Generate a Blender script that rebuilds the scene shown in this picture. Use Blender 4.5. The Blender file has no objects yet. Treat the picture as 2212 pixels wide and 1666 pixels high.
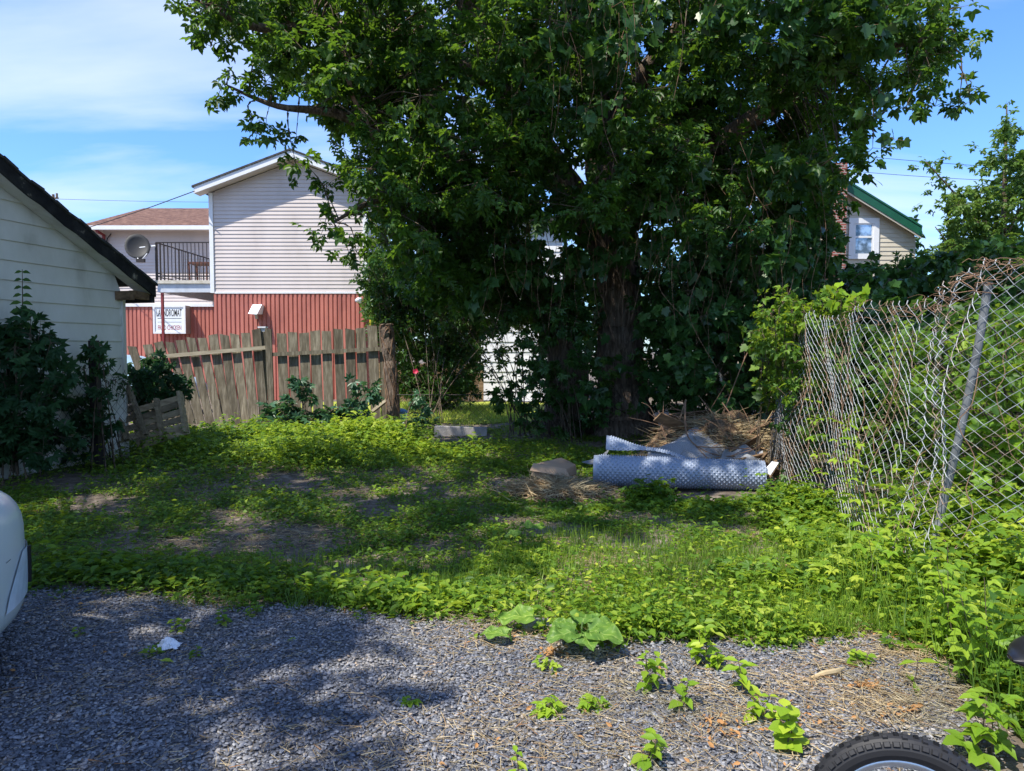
import bpy, math, random
import numpy as np
from mathutils import Vector, Matrix
C = bpy.context.scene.collection
rng = np.random.default_rng(7)
random.seed(5)
TAN = 73/1535.0
PHI = math.atan(TAN)
CP, SP = math.cos(PHI), math.sin(PHI)
F = 1535.0
CAMZ = 1.5
def W(px, py, Y):
    """measured pixel of the 2212 px wide photograph + distance -> world point"""
    u = px-1106.0; v = 833.0-py
    d = (u, F*CP+v*SP, v*CP-F*SP); s = Y/d[1]
    return np.array([s*d[0], Y, CAMZ+s*d[2]])
def G(px, py, z=0.0):
    u = px-1106.0; v = 833.0-py
    d = (u, F*CP+v*SP, v*CP-F*SP); s = (z-CAMZ)/d[2]
    return np.array([s*d[0], s*d[1], z])
def pix(x, y, z):
    """world -> pixel (numpy)"""
    zz = z-CAMZ
    dep = y*CP-zz*SP; up = y*SP+zz*CP
    return 1106+F*x/dep, 833-F*up/dep
def hgt(x, y):
    return .028*np.sin(x*1.7+.3)*np.cos(y*1.3)+.012*np.sin(4.1*x+1.3*y+1)
# ------------------------------------------------------------------ camera
cam = bpy.data.cameras.new('camera'); co = bpy.data.objects.new('camera', cam); C.objects.link(co)
cam.sensor_width = 36; cam.lens = 1535/2212*36; cam.clip_end = 3000; cam.clip_start = .05
co.location = (0, 0, CAMZ); co.rotation_euler = (math.pi/2-PHI, 0, 0)
bpy.context.scene.camera = co
# ------------------------------------------------------------------ materials
def mat(name):
    m = bpy.data.materials.new(name); m.use_nodes = True
    nt = m.node_tree; b = nt.nodes['Principled BSDF']
    return m, nt, b
def nd(nt, t, **kw):
    n = nt.nodes.new(t)
    for k, v in kw.items():
        if k in n.inputs.keys(): n.inputs[k].default_value = v
        else: setattr(n, k, v)
    return n
def ramp(nt, fac, stops):
    r = nt.nodes.new('ShaderNodeValToRGB')
    while len(r.color_ramp.elements) < len(stops): r.color_ramp.elements.new(.5)
    for e, (p, c) in zip(r.color_ramp.elements, stops):
        e.position = p; e.color = (*c, 1)
    nt.links.new(fac, r.inputs[0]); return r
def coords(nt, scale=(1, 1, 1), kind='Object'):
    tc = nt.nodes.new('ShaderNodeTexCoord'); mp = nt.nodes.new('ShaderNodeMapping')
    mp.inputs['Scale'].default_value = scale
    nt.links.new(tc.outputs[kind], mp.inputs[0]); return mp.outputs[0]
def noise(nt, vec, scale, detail=4, rough=.6):
    n = nd(nt, 'ShaderNodeTexNoise', Scale=scale, Detail=detail, Roughness=rough)
    nt.links.new(vec, n.inputs['Vector']); return n.outputs['Fac']
def bump(nt, b, h, strength=.3, dist=.02):
    n = nd(nt, 'ShaderNodeBump', Strength=strength, Distance=dist)
    nt.links.new(h, n.inputs['Height']); nt.links.new(n.outputs[0], b.inputs['Normal'])
def mixc(nt, a, b, f, mode='MIX'):
    n = nt.nodes.new('ShaderNodeMix'); n.data_type = 'RGBA'; n.blend_type = mode
    for s, v in ((n.inputs[6], a), (n.inputs[7], b), (n.inputs[0], f)):
        if isinstance(v, bpy.types.NodeSocket): nt.links.new(v, s)
        elif isinstance(v, tuple): s.default_value = (*v, 1)
        else: s.default_value = v
    return n.outputs[2]
def m_noise(name, stops, scale=3, vs=(1, 1, 1), rough=.8, bs=.3, bd=.02, detail=6, spec=.3, metal=0, bscale=None, rnd=None):
    m, nt, b = mat(name); v = coords(nt, vs)
    n = noise(nt, v, scale, detail)
    col = ramp(nt, n, stops).outputs[0]
    if rnd:
        a = nd(nt, 'ShaderNodeAttribute', attribute_name='rnd')
        r2 = ramp(nt, a.outputs['Fac'], [(0, (rnd[0],)*3), (1, (rnd[1],)*3)])
        col = mixc(nt, col, r2.outputs[0], 1.0, 'MULTIPLY')
    nt.links.new(col, b.inputs['Base Color'])
    b.inputs['Roughness'].default_value = rough; b.inputs['Specular IOR Level'].default_value = spec
    b.inputs['Metallic'].default_value = metal
    if bs: bump(nt, b, noise(nt, v, bscale or scale*3, 6), bs, bd)
    return m
def m_plain(name, col, rough=.6, metal=0, spec=.4, var=.12, scale=6):
    return m_noise(name, [(.3, tuple(c*(1-var) for c in col)), (.7, tuple(min(1, c*(1+var)) for c in col))], scale, rough=rough, metal=metal, spec=spec, bs=.05, bd=.005)
def m_leaf(name, stops, trans=(.2, .4, .05), tf=.38, rough=.45, spec=.35):
    m, nt, b = mat(name)
    a = nd(nt, 'ShaderNodeAttribute', attribute_name='rnd')
    col = ramp(nt, a.outputs['Fac'], stops).outputs[0]
    n = noise(nt, coords(nt), 1.3, 2)
    col = mixc(nt, col, ramp(nt, n, [(.35, (.7, .78, .8)), (.65, (1.15, 1.1, .95))]).outputs[0], 1.0, 'MULTIPLY')
    nt.links.new(col, b.inputs['Base Color'])
    b.inputs['Roughness'].default_value = rough; b.inputs['Specular IOR Level'].default_value = spec
    t = nt.nodes.new('ShaderNodeBsdfTranslucent')
    tc = mixc(nt, col, trans, .6)
    nt.links.new(tc, t.inputs[0])
    mx = nt.nodes.new('ShaderNodeMixShader'); mx.inputs[0].default_value = tf
    nt.links.new(b.outputs[0], mx.inputs[1]); nt.links.new(t.outputs[0], mx.inputs[2])
    nt.links.new(mx.outputs[0], nt.nodes['Material Output'].inputs[0])
    return m
M = {}
M['elder'] = m_leaf('box elder leaf', [(0, (.026, .072, .014)), (.5, (.047, .12, .02)), (.85, (.09, .185, .025)), (1, (.2, .3, .035))], (.26, .46, .03), .4)
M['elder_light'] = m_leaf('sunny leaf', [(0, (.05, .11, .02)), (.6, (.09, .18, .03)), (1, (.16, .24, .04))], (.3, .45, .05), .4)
M['grape'] = m_leaf('vine leaf', [(0, (.03, .085, .028)), (.6, (.06, .15, .04)), (.9, (.11, .22, .05)), (1, (.2, .3, .05))], (.2, .4, .04), .34, .38, .45)
M['ivy'] = m_leaf('dark creeper leaf', [(0, (.018, .055, .022)), (.7, (.035, .095, .035)), (1, (.07, .16, .045))], (.10, .25, .05), .3, .55, .25)
M['creeper'] = m_leaf('grey green creeper leaf', [(0, (.035, .095, .05)), (.6, (.055, .14, .07)), (1, (.10, .2, .08))], (.15, .35, .08), .25, .4, .45)
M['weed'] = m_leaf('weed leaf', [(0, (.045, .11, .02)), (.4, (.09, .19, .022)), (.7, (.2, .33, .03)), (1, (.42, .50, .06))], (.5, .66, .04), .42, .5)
M['grass'] = m_leaf('grass blade', [(0, (.06, .13, .02)), (.5, (.13, .24, .03)), (.85, (.28, .38, .05)), (1, (.5, .45, .18))], (.45, .6, .06), .4, .45)
M['straw'] = m_leaf('dry straw', [(0, (.26, .18, .10)), (.5, (.5, .39, .25)), (.85, (.68, .56, .38)), (1, (.42, .2, .09))], (.5, .35, .15), .15, .7, .2)
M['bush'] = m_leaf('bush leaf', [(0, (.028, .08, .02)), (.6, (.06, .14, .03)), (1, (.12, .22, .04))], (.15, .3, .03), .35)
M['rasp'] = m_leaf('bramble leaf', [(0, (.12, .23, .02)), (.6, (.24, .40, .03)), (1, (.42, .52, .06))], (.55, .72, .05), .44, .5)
M['soil'] = m_noise('soil', [(.3, (.07, .055, .042)), (.5, (.15, .12, .095)), (.7, (.27, .23, .19))], 9, rough=.95, bs=.7, bd=.03, bscale=40)
M['gravelbase'] = m_noise('gravel base', [(.3, (.05, .05, .055)), (.5, (.12, .115, .115)), (.7, (.24, .22, .20))], 60, rough=.9, bs=.8, bd=.02, bscale=70)
def m_stone():
    m, nt, b = mat('slate chip'); a = nd(nt, 'ShaderNodeAttribute', attribute_name='rnd')
    c = ramp(nt, a.outputs['Fac'], [(0, (.07, .075, .09)), (.4, (.145, .152, .172)), (.8, (.235, .24, .26)), (.94, (.34, .34, .345)), (1, (.38, .3, .22))]).outputs[0]
    c = mixc(nt, c, ramp(nt, noise(nt, coords(nt), 25, 3), [(.3, (.7, .7, .72)), (.7, (1.2, 1.2, 1.2))]).outputs[0], 1.0, 'MULTIPLY')
    c = mixc(nt, c, ramp(nt, noise(nt, coords(nt), 1.7, 6), [(.38, (.78, .8, .85)), (.52, (1, 1, 1)), (.66, (1.25, 1.12, .95))]).outputs[0], 1.0, 'MULTIPLY')
    nt.links.new(c, b.inputs['Base Color']); b.inputs['Roughness'].default_value = .62; b.inputs['Specular IOR Level'].default_value = .4
    bump(nt, b, noise(nt, coords(nt), 90, 3), .3, .004)
    return m
M['stone'] = m_stone()
M['bark'] = m_noise('bark', [(.3, (.07, .048, .035)), (.5, (.17, .125, .095)), (.7, (.3, .235, .185))], 7, (3, 3, .5), .95, .9, .06, bscale=9)
M['twig'] = m_plain('twig', (.10, .075, .05), .9)
M['deadvine'] = m_plain('dead vine', (.22, .13, .08), .85)
M['wood'] = m_noise('weathered fence wood', [(.25, (.07, .06, .04)), (.5, (.185, .16, .115)), (.75, (.38, .34, .26))], 5, (4, 4, .6), .9, .35, .01, bscale=14, rnd=(.55, 1.2))
M['woodlight'] = m_noise('paler wood rail', [(.3, (.28, .24, .17)), (.7, (.45, .4, .3))], 6, (.6, 4, 4), .85, .3, .01)
M['board'] = m_noise('rough brown board', [(.3, (.10, .06, .035)), (.7, (.26, .17, .10))], 6, (1, 4, 4), .9, .4, .01, rnd=(.6, 1.3))
M['pallet'] = m_noise('old pallet wood', [(.3, (.17, .13, .08)), (.7, (.38, .31, .2))], 6, (1, 4, 4), .9, .4, .01, rnd=(.6, 1.3))
M['shedwhite'] = m_noise('aged white siding', [(.25, (.42, .41, .34)), (.45, (.62, .61, .54)), (.75, (.72, .71, .65))], 2.2, (1, 1, .5), .6, .15, .006, bscale=20)
M['siding'] = m_noise('pinkish white vinyl', [(.25, (.47, .41, .385)), (.45, (.56, .495, .47)), (.7, (.62, .55, .525))], 1.1, (1, 1, .35), .5, .04, .003)
M['beige'] = m_noise('beige vinyl', [(.3, (.5, .45, .36)), (.7, (.58, .53, .43))], 1.5, rough=.55, bs=.04, bd=.003)
M['white'] = m_plain('white painted trim', (.72, .73, .75), .45, var=.05)
M['whitewall'] = m_noise('bright white wall', [(.3, (.7, .7, .72)), (.7, (.8, .8, .82))], 2, rough=.6, bs=.05)
M['red'] = m_noise('red painted ribbed steel', [(.25, (.32, .105, .085)), (.45, (.44, .15, .115)), (.7, (.53, .185, .14))], 1.6, (1, 1, .5), .6, .03, .003, rnd=(.82, 1.12))
M['darkred'] = m_plain('dark red steel', (.2, .03, .03), .5)
M['shingle'] = m_noise('brown shingles', [(.35, (.06, .03, .022)), (.5, (.13, .068, .05)), (.65, (.24, .14, .10))], 5, (1, 3, 3), .95, .5, .02, bscale=20)
M['darkroof'] = m_noise('dark shingles', [(.3, (.03, .03, .03)), (.7, (.09, .09, .09))], 12, rough=.95)
M['peel'] = m_noise('peeling black fascia', [(.42, (.012, .012, .014)), (.62, (.03, .03, .03)), (.68, (.22, .19, .15)), (.8, (.4, .38, .32))], 5, (1, 1, 1), .8, .5, .01)
M['green'] = m_noise('green metal roofing', [(.3, (.01, .075, .045)), (.7, (.015, .115, .065))], 1.5, rough=.45, bs=.05)
M['oldpost'] = m_plain('dull old steel post', (.13, .14, .15), .7, .1, .4, .3, 12)
M['iron'] = m_plain('black wrought iron', (.025, .02, .02), .6)
M['steel'] = m_plain('galvanised steel', (.42, .45, .48), .38, .75, .5, .15, 30)
M['rustwire'] = m_noise('dull galvanised wire', [(.35, (.27, .28, .31)), (.5, (.42, .44, .46)), (.6, (.27, .17, .11)), (.68, (.38, .38, .38))], 4, rough=.65, bs=0, metal=.3)
M['dish'] = m_plain('grey dish', (.035, .035, .035), .6, var=.05)
M['rubber'] = m_plain('black rubber', (.018, .018, .02), .6)
M['rim'] = m_plain('silver rim', (.55, .56, .58), .3, .8)
M['black'] = m_plain('black plastic', (.012, .012, .014), .35)
M['carpaint'] = m_plain('white car paint', (.62, .66, .64), .22, 0, .6, .02, 1)
M['bluecar'] = m_plain('pale blue car paint', (.35, .5, .62), .25, 0, .6, .03)
M['concrete'] = m_noise('grey concrete', [(.3, (.24, .225, .22)), (.7, (.40, .38, .37))], 5, rough=.9, bs=.4)
M['card'] = m_noise('cardboard', [(.3, (.36, .24, .15)), (.7, (.45, .31, .2))], 2, rough=.8, bs=.1)
M['ink'] = m_plain('black ink', (.02, .02, .02), .7)
M['redink'] = m_plain('dark red ink', (.35, .03, .06), .7)
M['sign'] = m_plain('sign face', (.75, .78, .8), .35, var=.03)
M['membrane'] = m_noise('blue grey dimpled plastic', [(.3, (.20, .24, .32)), (.7, (.27, .32, .42))], 1.6, rough=.32, bs=.03, spec=.5)
M['membrane_pale'] = m_noise('pale grey dimpled plastic', [(.3, (.19, .20, .22)), (.7, (.32, .33, .36))], 3, rough=.35, bs=.03, spec=.5)
M['plasticwhite'] = m_plain('white plastic', (.75, .76, .8), .4)
M['mortar'] = M['concrete']
M['pink'] = m_leaf('pink petal', [(0, (.7, .03, .10)), (1, (.8, .06, .16))], (.8, .05, .1), .3)
def m_glass():
    m, nt, b = mat('window glass'); b.inputs['Base Color'].default_value = (.12, .16, .2, 1)
    b.inputs['Roughness'].default_value = .04; b.inputs['Specular IOR Level'].default_value = 1.0; b.inputs['Metallic'].default_value = .6
    n = noise(nt, coords(nt), 3, 3)
    r = ramp(nt, n, [(.4, (.10, .13, .15)), (.6, (.5, .6, .72))]); nt.links.new(r.outputs[0], b.inputs['Base Color'])
    return m
M['glass'] = m_glass()
def m_brick():
    m, nt, b = mat('red brick'); br = nt.nodes.new('ShaderNodeTexBrick')
    v = coords(nt, (1, 1, 1)); sx = nt.nodes.new('ShaderNodeSeparateXYZ'); cx = nt.nodes.new('ShaderNodeCombineXYZ')
    ad = nd(nt, 'ShaderNodeMath', operation='ADD')
    nt.links.new(v, sx.inputs[0]); nt.links.new(sx.outputs[0], ad.inputs[0]); nt.links.new(sx.outputs[1], ad.inputs[1])
    nt.links.new(ad.outputs[0], cx.inputs[0]); nt.links.new(sx.outputs[2], cx.inputs[1])
    br.inputs['Color1'].default_value = (.28, .07, .05, 1); br.inputs['Color2'].default_value = (.2, .05, .04, 1); br.inputs['Mortar'].default_value = (.35, .32, .28, 1)
    br.inputs['Scale'].default_value = 1; br.inputs['Brick Width'].default_value = .21; br.inputs['Row Height'].default_value = .075; br.inputs['Mortar Size'].default_value = .012
    nt.links.new(cx.outputs[0], br.inputs[0]); nt.links.new(br.outputs[0], b.inputs['Base Color']); b.inputs['Roughness'].default_value = .9
    return m
M['brick'] = m_brick()
# ------------------------------------------------------------------ object helpers
def thing(name, label, cat, loc=(0, 0, 0), group=None):
    o = bpy.data.objects.new(name, None); C.objects.link(o); o.location = Vector([float(a) for a in loc])
    o['label'] = label; o['category'] = cat
    if group: o['group'] = group
    return o
def tag(o, label, cat, group=None):
    o['label'] = label; o['category'] = cat
    if group: o['group'] = group
    return o
def link(name, me, parent=None, mats=()):
    o = bpy.data.objects.new(name, me); C.objects.link(o)
    for m in mats: me.materials.append(M[m] if isinstance(m, str) else m)
    if parent is not None:
        o.parent = parent; o.matrix_parent_inverse = Matrix.Translation(-parent.location)
    return o
class MB:
    def __init__(s): s.v = []; s.f = []; s.r = []; s.m = []; s.rv = .5; s.mi = 0
    def add(s, vs, fs):
        n = len(s.v); s.v += [tuple(float(a) for a in p) for p in vs]; s.r += [s.rv]*len(vs)
        s.f += [tuple(n+i for i in f) for f in fs]; s.m += [s.mi]*len(fs)
    def quad(s, a, b, c, d): s.add([a, b, c, d], [(0, 1, 2, 3)])
    def box(s, lo, hi):
        x0, y0, z0 = lo; x1, y1, z1 = hi
        s.add([(x0, y0, z0), (x1, y0, z0), (x1, y1, z0), (x0, y1, z0), (x0, y0, z1), (x1, y0, z1), (x1, y1, z1), (x0, y1, z1)],
              [(0, 3, 2, 1), (4, 5, 6, 7), (0, 1, 5, 4), (1, 2, 6, 5), (2, 3, 7, 6), (3, 0, 4, 7)])
    def hexa(s, bot, top):
        s.add(list(bot)+list(top), [(0, 3, 2, 1), (4, 5, 6, 7), (0, 1, 5, 4), (1, 2, 6, 5), (2, 3, 7, 6), (3, 0, 4, 7)])
    def beam(s, p0, p1, w, h, up=(0, 0, 1)):
        p0 = np.array(p0, float); p1 = np.array(p1, float); d = p1-p0; d /= np.linalg.norm(d)
        x = np.cross(d, up); x /= np.linalg.norm(x)+1e-9; u = np.cross(x, d)
        q = [(-w/2, -h/2), (w/2, -h/2), (w/2, h/2), (-w/2, h/2)]
        s.hexa([p0+x*a+u*b for a, b in q], [p1+x*a+u*b for a, b in q])
    def prism(s, poly, vec):
        vec = np.array(vec, float); n = len(poly); poly = [np.array(p, float) for p in poly]
        s.add(poly+[p+vec for p in poly], [tuple(range(n))[::-1], tuple(range(n, 2*n))]+[(i, (i+1) % n, (i+1) % n+n, i+n) for i in range(n)])
    def tube(s, pts, rad, n=6, jit=0.0, cap=True, lump=None):
        pts = [np.array(p, float) for p in pts]; k = len(pts)
        if not hasattr(rad, '__len__'): rad = [rad]*k
        vs = []; fs = []; px = None
        for i in range(k):
            d = pts[min(i+1, k-1)]-pts[max(i-1, 0)]; d /= np.linalg.norm(d)+1e-9
            if px is None: a = np.array([0, 0, 1.]) if abs(d[2]) < .9 else np.array([1., 0, 0]); px = np.cross(d, a)
            px = px-d*np.dot(px, d); px /= np.linalg.norm(px)+1e-9; py = np.cross(d, px)
            for j in range(n):
                a = 2*math.pi*j/n; r = rad[i]*(1+(random.uniform(-jit, jit) if jit else 0))
                if lump: r *= 1+lump*math.sin(3*a+i*.35)+lump*.7*math.sin(7*a-i*.22)
                vs.append(pts[i]+(px*math.cos(a)+py*math.sin(a))*r)
        for i in range(k-1):
            for j in range(n): fs.append((i*n+j, i*n+(j+1) % n, (i+1)*n+(j+1) % n, (i+1)*n+j))
        if cap: fs += [tuple(range(n))[::-1], tuple(range((k-1)*n, k*n))]
        s.add(vs, fs)
    def disc(s, c, r, nrm, n=16, th=.01):
        c = np.array(c, float); nrm = np.array(nrm, float); nrm /= np.linalg.norm(nrm)
        s.tube([c-nrm*th/2, c+nrm*th/2], r, n)
    def build(s, name, m, parent=None, smooth=False, bevel=0):
        me = bpy.data.meshes.new(name); me.from_pydata(s.v, [], s.f); me.update()
        a = me.attributes.new('rnd', 'FLOAT', 'POINT'); a.data.foreach_set('value', s.r)
        ms = m if isinstance(m, (list, tuple)) else [m]
        o = link(name, me, parent, ms)
        if len(ms) > 1: me.polygons.foreach_set('material_index', s.m)
        if smooth: me.polygons.foreach_set('use_smooth', [True]*len(s.f))
        if bevel:
            b = o.modifiers.new('bevel', 'BEVEL'); b.width = bevel; b.segments = 2; b.limit_method = 'ANGLE'
        return o
def spline(pts, n=6):
    """Catmull-Rom through rows of numbers"""
    P = [np.array(p, float) for p in pts]; out = []
    for i in range(len(P)-1):
        a = P[max(i-1, 0)]; b = P[i]; c = P[i+1]; d = P[min(i+2, len(P)-1)]
        for k in range(n):
            t = k/n; out.append(.5*((2*b)+(c-a)*t+(2*a-5*b+4*c-d)*t*t+(3*b-a-3*c+d)*t**3))
    out.append(P[-1]); return out
# ---- bulk scatter of small templates into one mesh (numpy)
class Batch:
    def __init__(s): s.V = []; s.L = []; s.S = []; s.R = []; s.mi = []; s.n = 0
    def put(s, tv, tf, Mx, T, rnd, mi=0):
        N = len(T)
        if N == 0: return
        tv = np.asarray(tv, float); nv = len(tv)
        V = np.einsum('nij,kj->nki', Mx, tv)+T[:, None, :]
        s.V.append(V.reshape(-1, 3))
        lp = np.concatenate([np.array(f) for f in tf]); sz = np.array([len(f) for f in tf])
        s.L.append((lp[None, :]+(np.arange(N)*nv)[:, None]+s.n).reshape(-1)); s.S.append(np.tile(sz, N))
        s.R.append(np.repeat(rnd, nv)); s.mi.append(np.full(N*len(tf), mi)); s.n += N*nv
    def build(s, name, mats, parent=None, smooth=False):
        V = np.concatenate(s.V); L = np.concatenate(s.L); S = np.concatenate(s.S)
        me = bpy.data.meshes.new(name)
        me.vertices.add(len(V)); me.vertices.foreach_set('co', V.astype(np.float32).ravel())
        me.loops.add(len(L)); me.loops.foreach_set('vertex_index', L.astype(np.int32))
        me.polygons.add(len(S)); st = np.concatenate([[0], np.cumsum(S)[:-1]])
        me.polygons.foreach_set('loop_start', st.astype(np.int32)); me.polygons.foreach_set('loop_total', S.astype(np.int32))
        ms = mats if isinstance(mats, (list, tuple)) else [mats]
        for m in ms: me.materials.append(M[m])
        if len(ms) > 1: me.polygons.foreach_set('material_index', np.concatenate(s.mi).astype(np.int32))
        me.update(calc_edges=True)
        a = me.attributes.new('rnd', 'FLOAT', 'POINT'); a.data.foreach_set('value', np.concatenate(s.R).astype(np.float32))
        if smooth: me.polygons.foreach_set('use_smooth', np.ones(len(S), bool))
        return link(name, me, parent)
def unit(v): return v/(np.linalg.norm(v, axis=-1, keepdims=True)+1e-9)
def frames(d, n, size):
    """columns: x, y = pointing direction, z = normal"""
    y = unit(d); z = unit(n-np.sum(n*y, 1, keepdims=True)*y); x = np.cross(y, z)
    return np.stack([x, y, z], 2)*np.asarray(size).reshape(-1, 1, 1)
def rot2(v, a): c, s_ = math.cos(a), math.sin(a); return [(x*c-y*s_, x*s_+y*c, z) for x, y, z in v]
def leaflet(L, w, base=.28, fold=.12, at=(0, 0, 0), ang=0, droop=0):
    v = [(0, 0, 0), (-w/2, L*base, w*fold), (-w*.40, L*.62, w*fold), (0, L, -droop*L), (w*.40, L*.62, w*fold), (w/2, L*base, w*fold)]
    v = rot2(v, ang); return [(x+at[0], y+at[1], z+at[2]) for x, y, z in v], [(0, 1, 2, 3), (0, 3, 4, 5)]
def merge(parts):
    V = []; Fc = []
    for v, f in parts: n = len(V); V += v; Fc += [tuple(n+i for i in q) for q in f]
    return V, Fc
# templates have unit length
T_ELDER = merge([leaflet(.45, .24, at=(0, .55, 0), droop=.25), leaflet(.42, .2, at=(0, .52, 0), ang=1.0, droop=.3), leaflet(.42, .2, at=(0, .52, 0), ang=-1.0, droop=.3),
                 leaflet(.38, .19, at=(0, .28, 0), ang=1.15, droop=.35), leaflet(.38, .19, at=(0, .28, 0), ang=-1.15, droop=.35)])
T_THREE = merge([leaflet(.6, .36, at=(0, .4, 0), droop=.2), leaflet(.5, .3, at=(0, .38, 0), ang=1.2, droop=.2), leaflet(.5, .3, at=(0, .38, 0), ang=-1.2, droop=.2)])
T_FIVE = merge([leaflet(.75, .34, .5, at=(0, .25, 0), ang=a, droop=.2) for a in (0, .75, -.75, 1.6, -1.6)])
T_SIMPLE = leaflet(1, .5, .35, .15, droop=.15)
T_ROUND = leaflet(1, .95, .3, .12)
T_LONG = merge([leaflet(1, .22, .4, .2, droop=.2)])
_go = [(0, 0), (-.28, -.12), (-.5, .08), (-.42, .3), (-.52, .55), (-.28, .56), (-.16, .78), (0, 1)]
def _grape():
    V = [(0, .3, 0)]+[(x, y, .10*abs(x)-.12*abs(x)*abs(x)-.08*y*y) for x, y in _go]+[(-x, y, .10*abs(x)-.08*y*y) for x, y in _go[::-1][1:-1]]
    n = len(V)-1; return V, [(0, 1+(i+1) % n, 1+i) for i in range(n)]
T_GRAPE = _grape()
T_TWIG = ([(math.cos(a), 0, math.sin(a)) for a in (0, 2.09, 4.19)]+[(.3*math.cos(a), 1, .3*math.sin(a)) for a in (0, 2.09, 4.19)], [(0, 1, 4, 3), (1, 2, 5, 4), (2, 0, 3, 5)])
T_BLADE = ([(-.5, 0, 0), (.5, 0, 0), (.42, .4, .04), (-.42, .4, .04), (.3, .75, .2), (-.3, .75, .2), (0, .95, .5)], [(0, 1, 2, 3), (3, 2, 4, 5), (5, 4, 6)])
T_CHIP = ([(-.5, -.4, 0), (.1, -.5, 0), (.55, -.1, 0), (.3, .5, 0), (-.4, .4, 0), (-.4, -.3, 1), (.1, -.4, 1), (.45, -.05, 1), (.22, .4, 1), (-.3, .3, 1)],
          [(5, 6, 7, 8, 9), (0, 1, 6, 5), (1, 2, 7, 6), (2, 3, 8, 7), (3, 4, 9, 8), (4, 0, 5, 9)])
def twigs(batch, p0, p1, r, mi=0):
    p0 = np.atleast_2d(p0); p1 = np.atleast_2d(p1); d = p1-p0; L = np.linalg.norm(d, axis=1)
    a = rng.normal(size=d.shape); Fm = frames(d, a, np.ones(len(d)))
    r = np.broadcast_to(r, L.shape)
    Fm = Fm*np.stack([r, L, r], 1)[:, None, :]
    batch.put(T_TWIG[0], T_TWIG[1], Fm, p0, rng.random(len(L)), mi)
def clump_leaves(lb, tb, cl, tmpl, size, n_per_m2, up=.9, droop=.45, twig_r=.004, rsh=0.0):
    """cl: list of (centre, radius). Leaves sit along twigs radiating from each clump centre."""
    for c, R in cl:
        c = np.asarray(c, float); n = max(6, int(n_per_m2*R*R)); k = max(3, n//9)
        td = unit(rng.normal(size=(k, 3))*np.array([1, 1, .75])); tl = R*rng.uniform(.55, 1.15, k)
        if tb is not None: twigs(tb, np.repeat(c[None], k, 0), c+td*tl[:, None], twig_r)
        i = rng.integers(0, k, n); t = rng.uniform(.2, 1, n)**.7
        T = c+td[i]*(tl[i]*t)[:, None]+rng.normal(size=(n, 3))*.03*R
        d = unit(td[i]*.6+unit(rng.normal(size=(n, 3)))*.8+np.array([0, 0, -droop]))
        nn = unit(np.array([0, 0, up])+rng.normal(size=(n, 3))*.5)
        s_ = size*rng.uniform(.6, 1.2, n)
        rv = np.clip(rng.beta(2, 3, n)*.9+rng.normal()*.08+rsh, 0, 1)
        T[:, 2] = np.maximum(T[:, 2], .03)
        lb.put(tmpl[0], tmpl[1], frames(d, nn, s_), T, rv)
def inpoly(px, py, poly):
    x = np.atleast_1d(px); y = np.atleast_1d(py); ins = np.zeros(len(x), bool); n = len(poly)
    for i in range(n):
        x0, y0 = poly[i]; x1, y1 = poly[(i+1) % n]
        c = ((y0 > y) != (y1 > y)) & (x < (x1-x0)*(y-y0)/(y1-y0+1e-9)+x0); ins ^= c
    return ins
def sample_poly(poly, Y0, Y1, n, R0, R1, holes=(), keep=None):
    """n clump centres whose silhouette fills the measured outline, between two distances"""
    xs = [p[0] for p in poly]; ys = [p[1] for p in poly]; out = []
    while len(out) < n:
        px = random.uniform(min(xs), max(xs)); py = random.uniform(min(ys), max(ys))
        if not inpoly(px, py, poly)[0]: continue
        if any(((px-a)/c)**2+((py-b)/d)**2 < 1 for a, b, c, d in holes): continue
        Y = random.uniform(Y0, Y1); p = W(px, py, Y)
        if p[2] < .12 or (keep and not keep(p)): continue
        out.append((p, random.uniform(R0, R1)))
    return out
# ------------------------------------------------------------------ sky + sun
world = bpy.data.worlds.new('World'); bpy.context.scene.world = world; world.use_nodes = True
wn = world.node_tree; bg = wn.nodes['Background']; bg.inputs[1].default_value = .15
sunv = Vector((-.40, -.34, .85)).normalized()
EL = math.asin(sunv.z); AZ = math.atan2(sunv.x, sunv.y)
sky = wn.nodes.new('ShaderNodeTexSky'); sky.sky_type = 'NISHITA'; sky.sun_disc = False
sky.sun_elevation = EL; sky.sun_rotation = AZ; sky.air_density = 1.25; sky.dust_density = .35; sky.ozone_density = 2.2
tc = wn.nodes.new('ShaderNodeTexCoord'); sp = wn.nodes.new('ShaderNodeSeparateXYZ'); wn.links.new(tc.outputs['Generated'], sp.inputs[0])
def wm(op, a, b):
    n = wn.nodes.new('ShaderNodeMath'); n.operation = op
    for i, v in enumerate((a, b)):
        if isinstance(v, bpy.types.NodeSocket): wn.links.new(v, n.inputs[i])
        else: n.inputs[i].default_value = v
    return n.outputs[0]
zz = wm('ADD', wm('MAXIMUM', sp.outputs[2], 0.0), .12)
cx = wn.nodes.new('ShaderNodeCombineXYZ')
wn.links.new(wm('DIVIDE', sp.outputs[0], zz), cx.inputs[0]); wn.links.new(wm('DIVIDE', sp.outputs[1], zz), cx.inputs[1])
mp = wn.nodes.new('ShaderNodeMapping'); mp.inputs['Rotation'].default_value = (0, 0, math.radians(12)); mp.inputs['Scale'].default_value = (.55, 1.7, 1); mp.inputs['Location'].default_value = (3.1, 1.35, 0)
wn.links.new(cx.outputs[0], mp.inputs[0])
n1 = nd(wn, 'ShaderNodeTexNoise', Scale=.75, Detail=7, Roughness=.52, Distortion=.35); wn.links.new(mp.outputs[0], n1.inputs['Vector'])
n2 = nd(wn, 'ShaderNodeTexNoise', Scale=.35, Detail=3, Roughness=.5); wn.links.new(cx.outputs[0], n2.inputs['Vector'])
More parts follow.
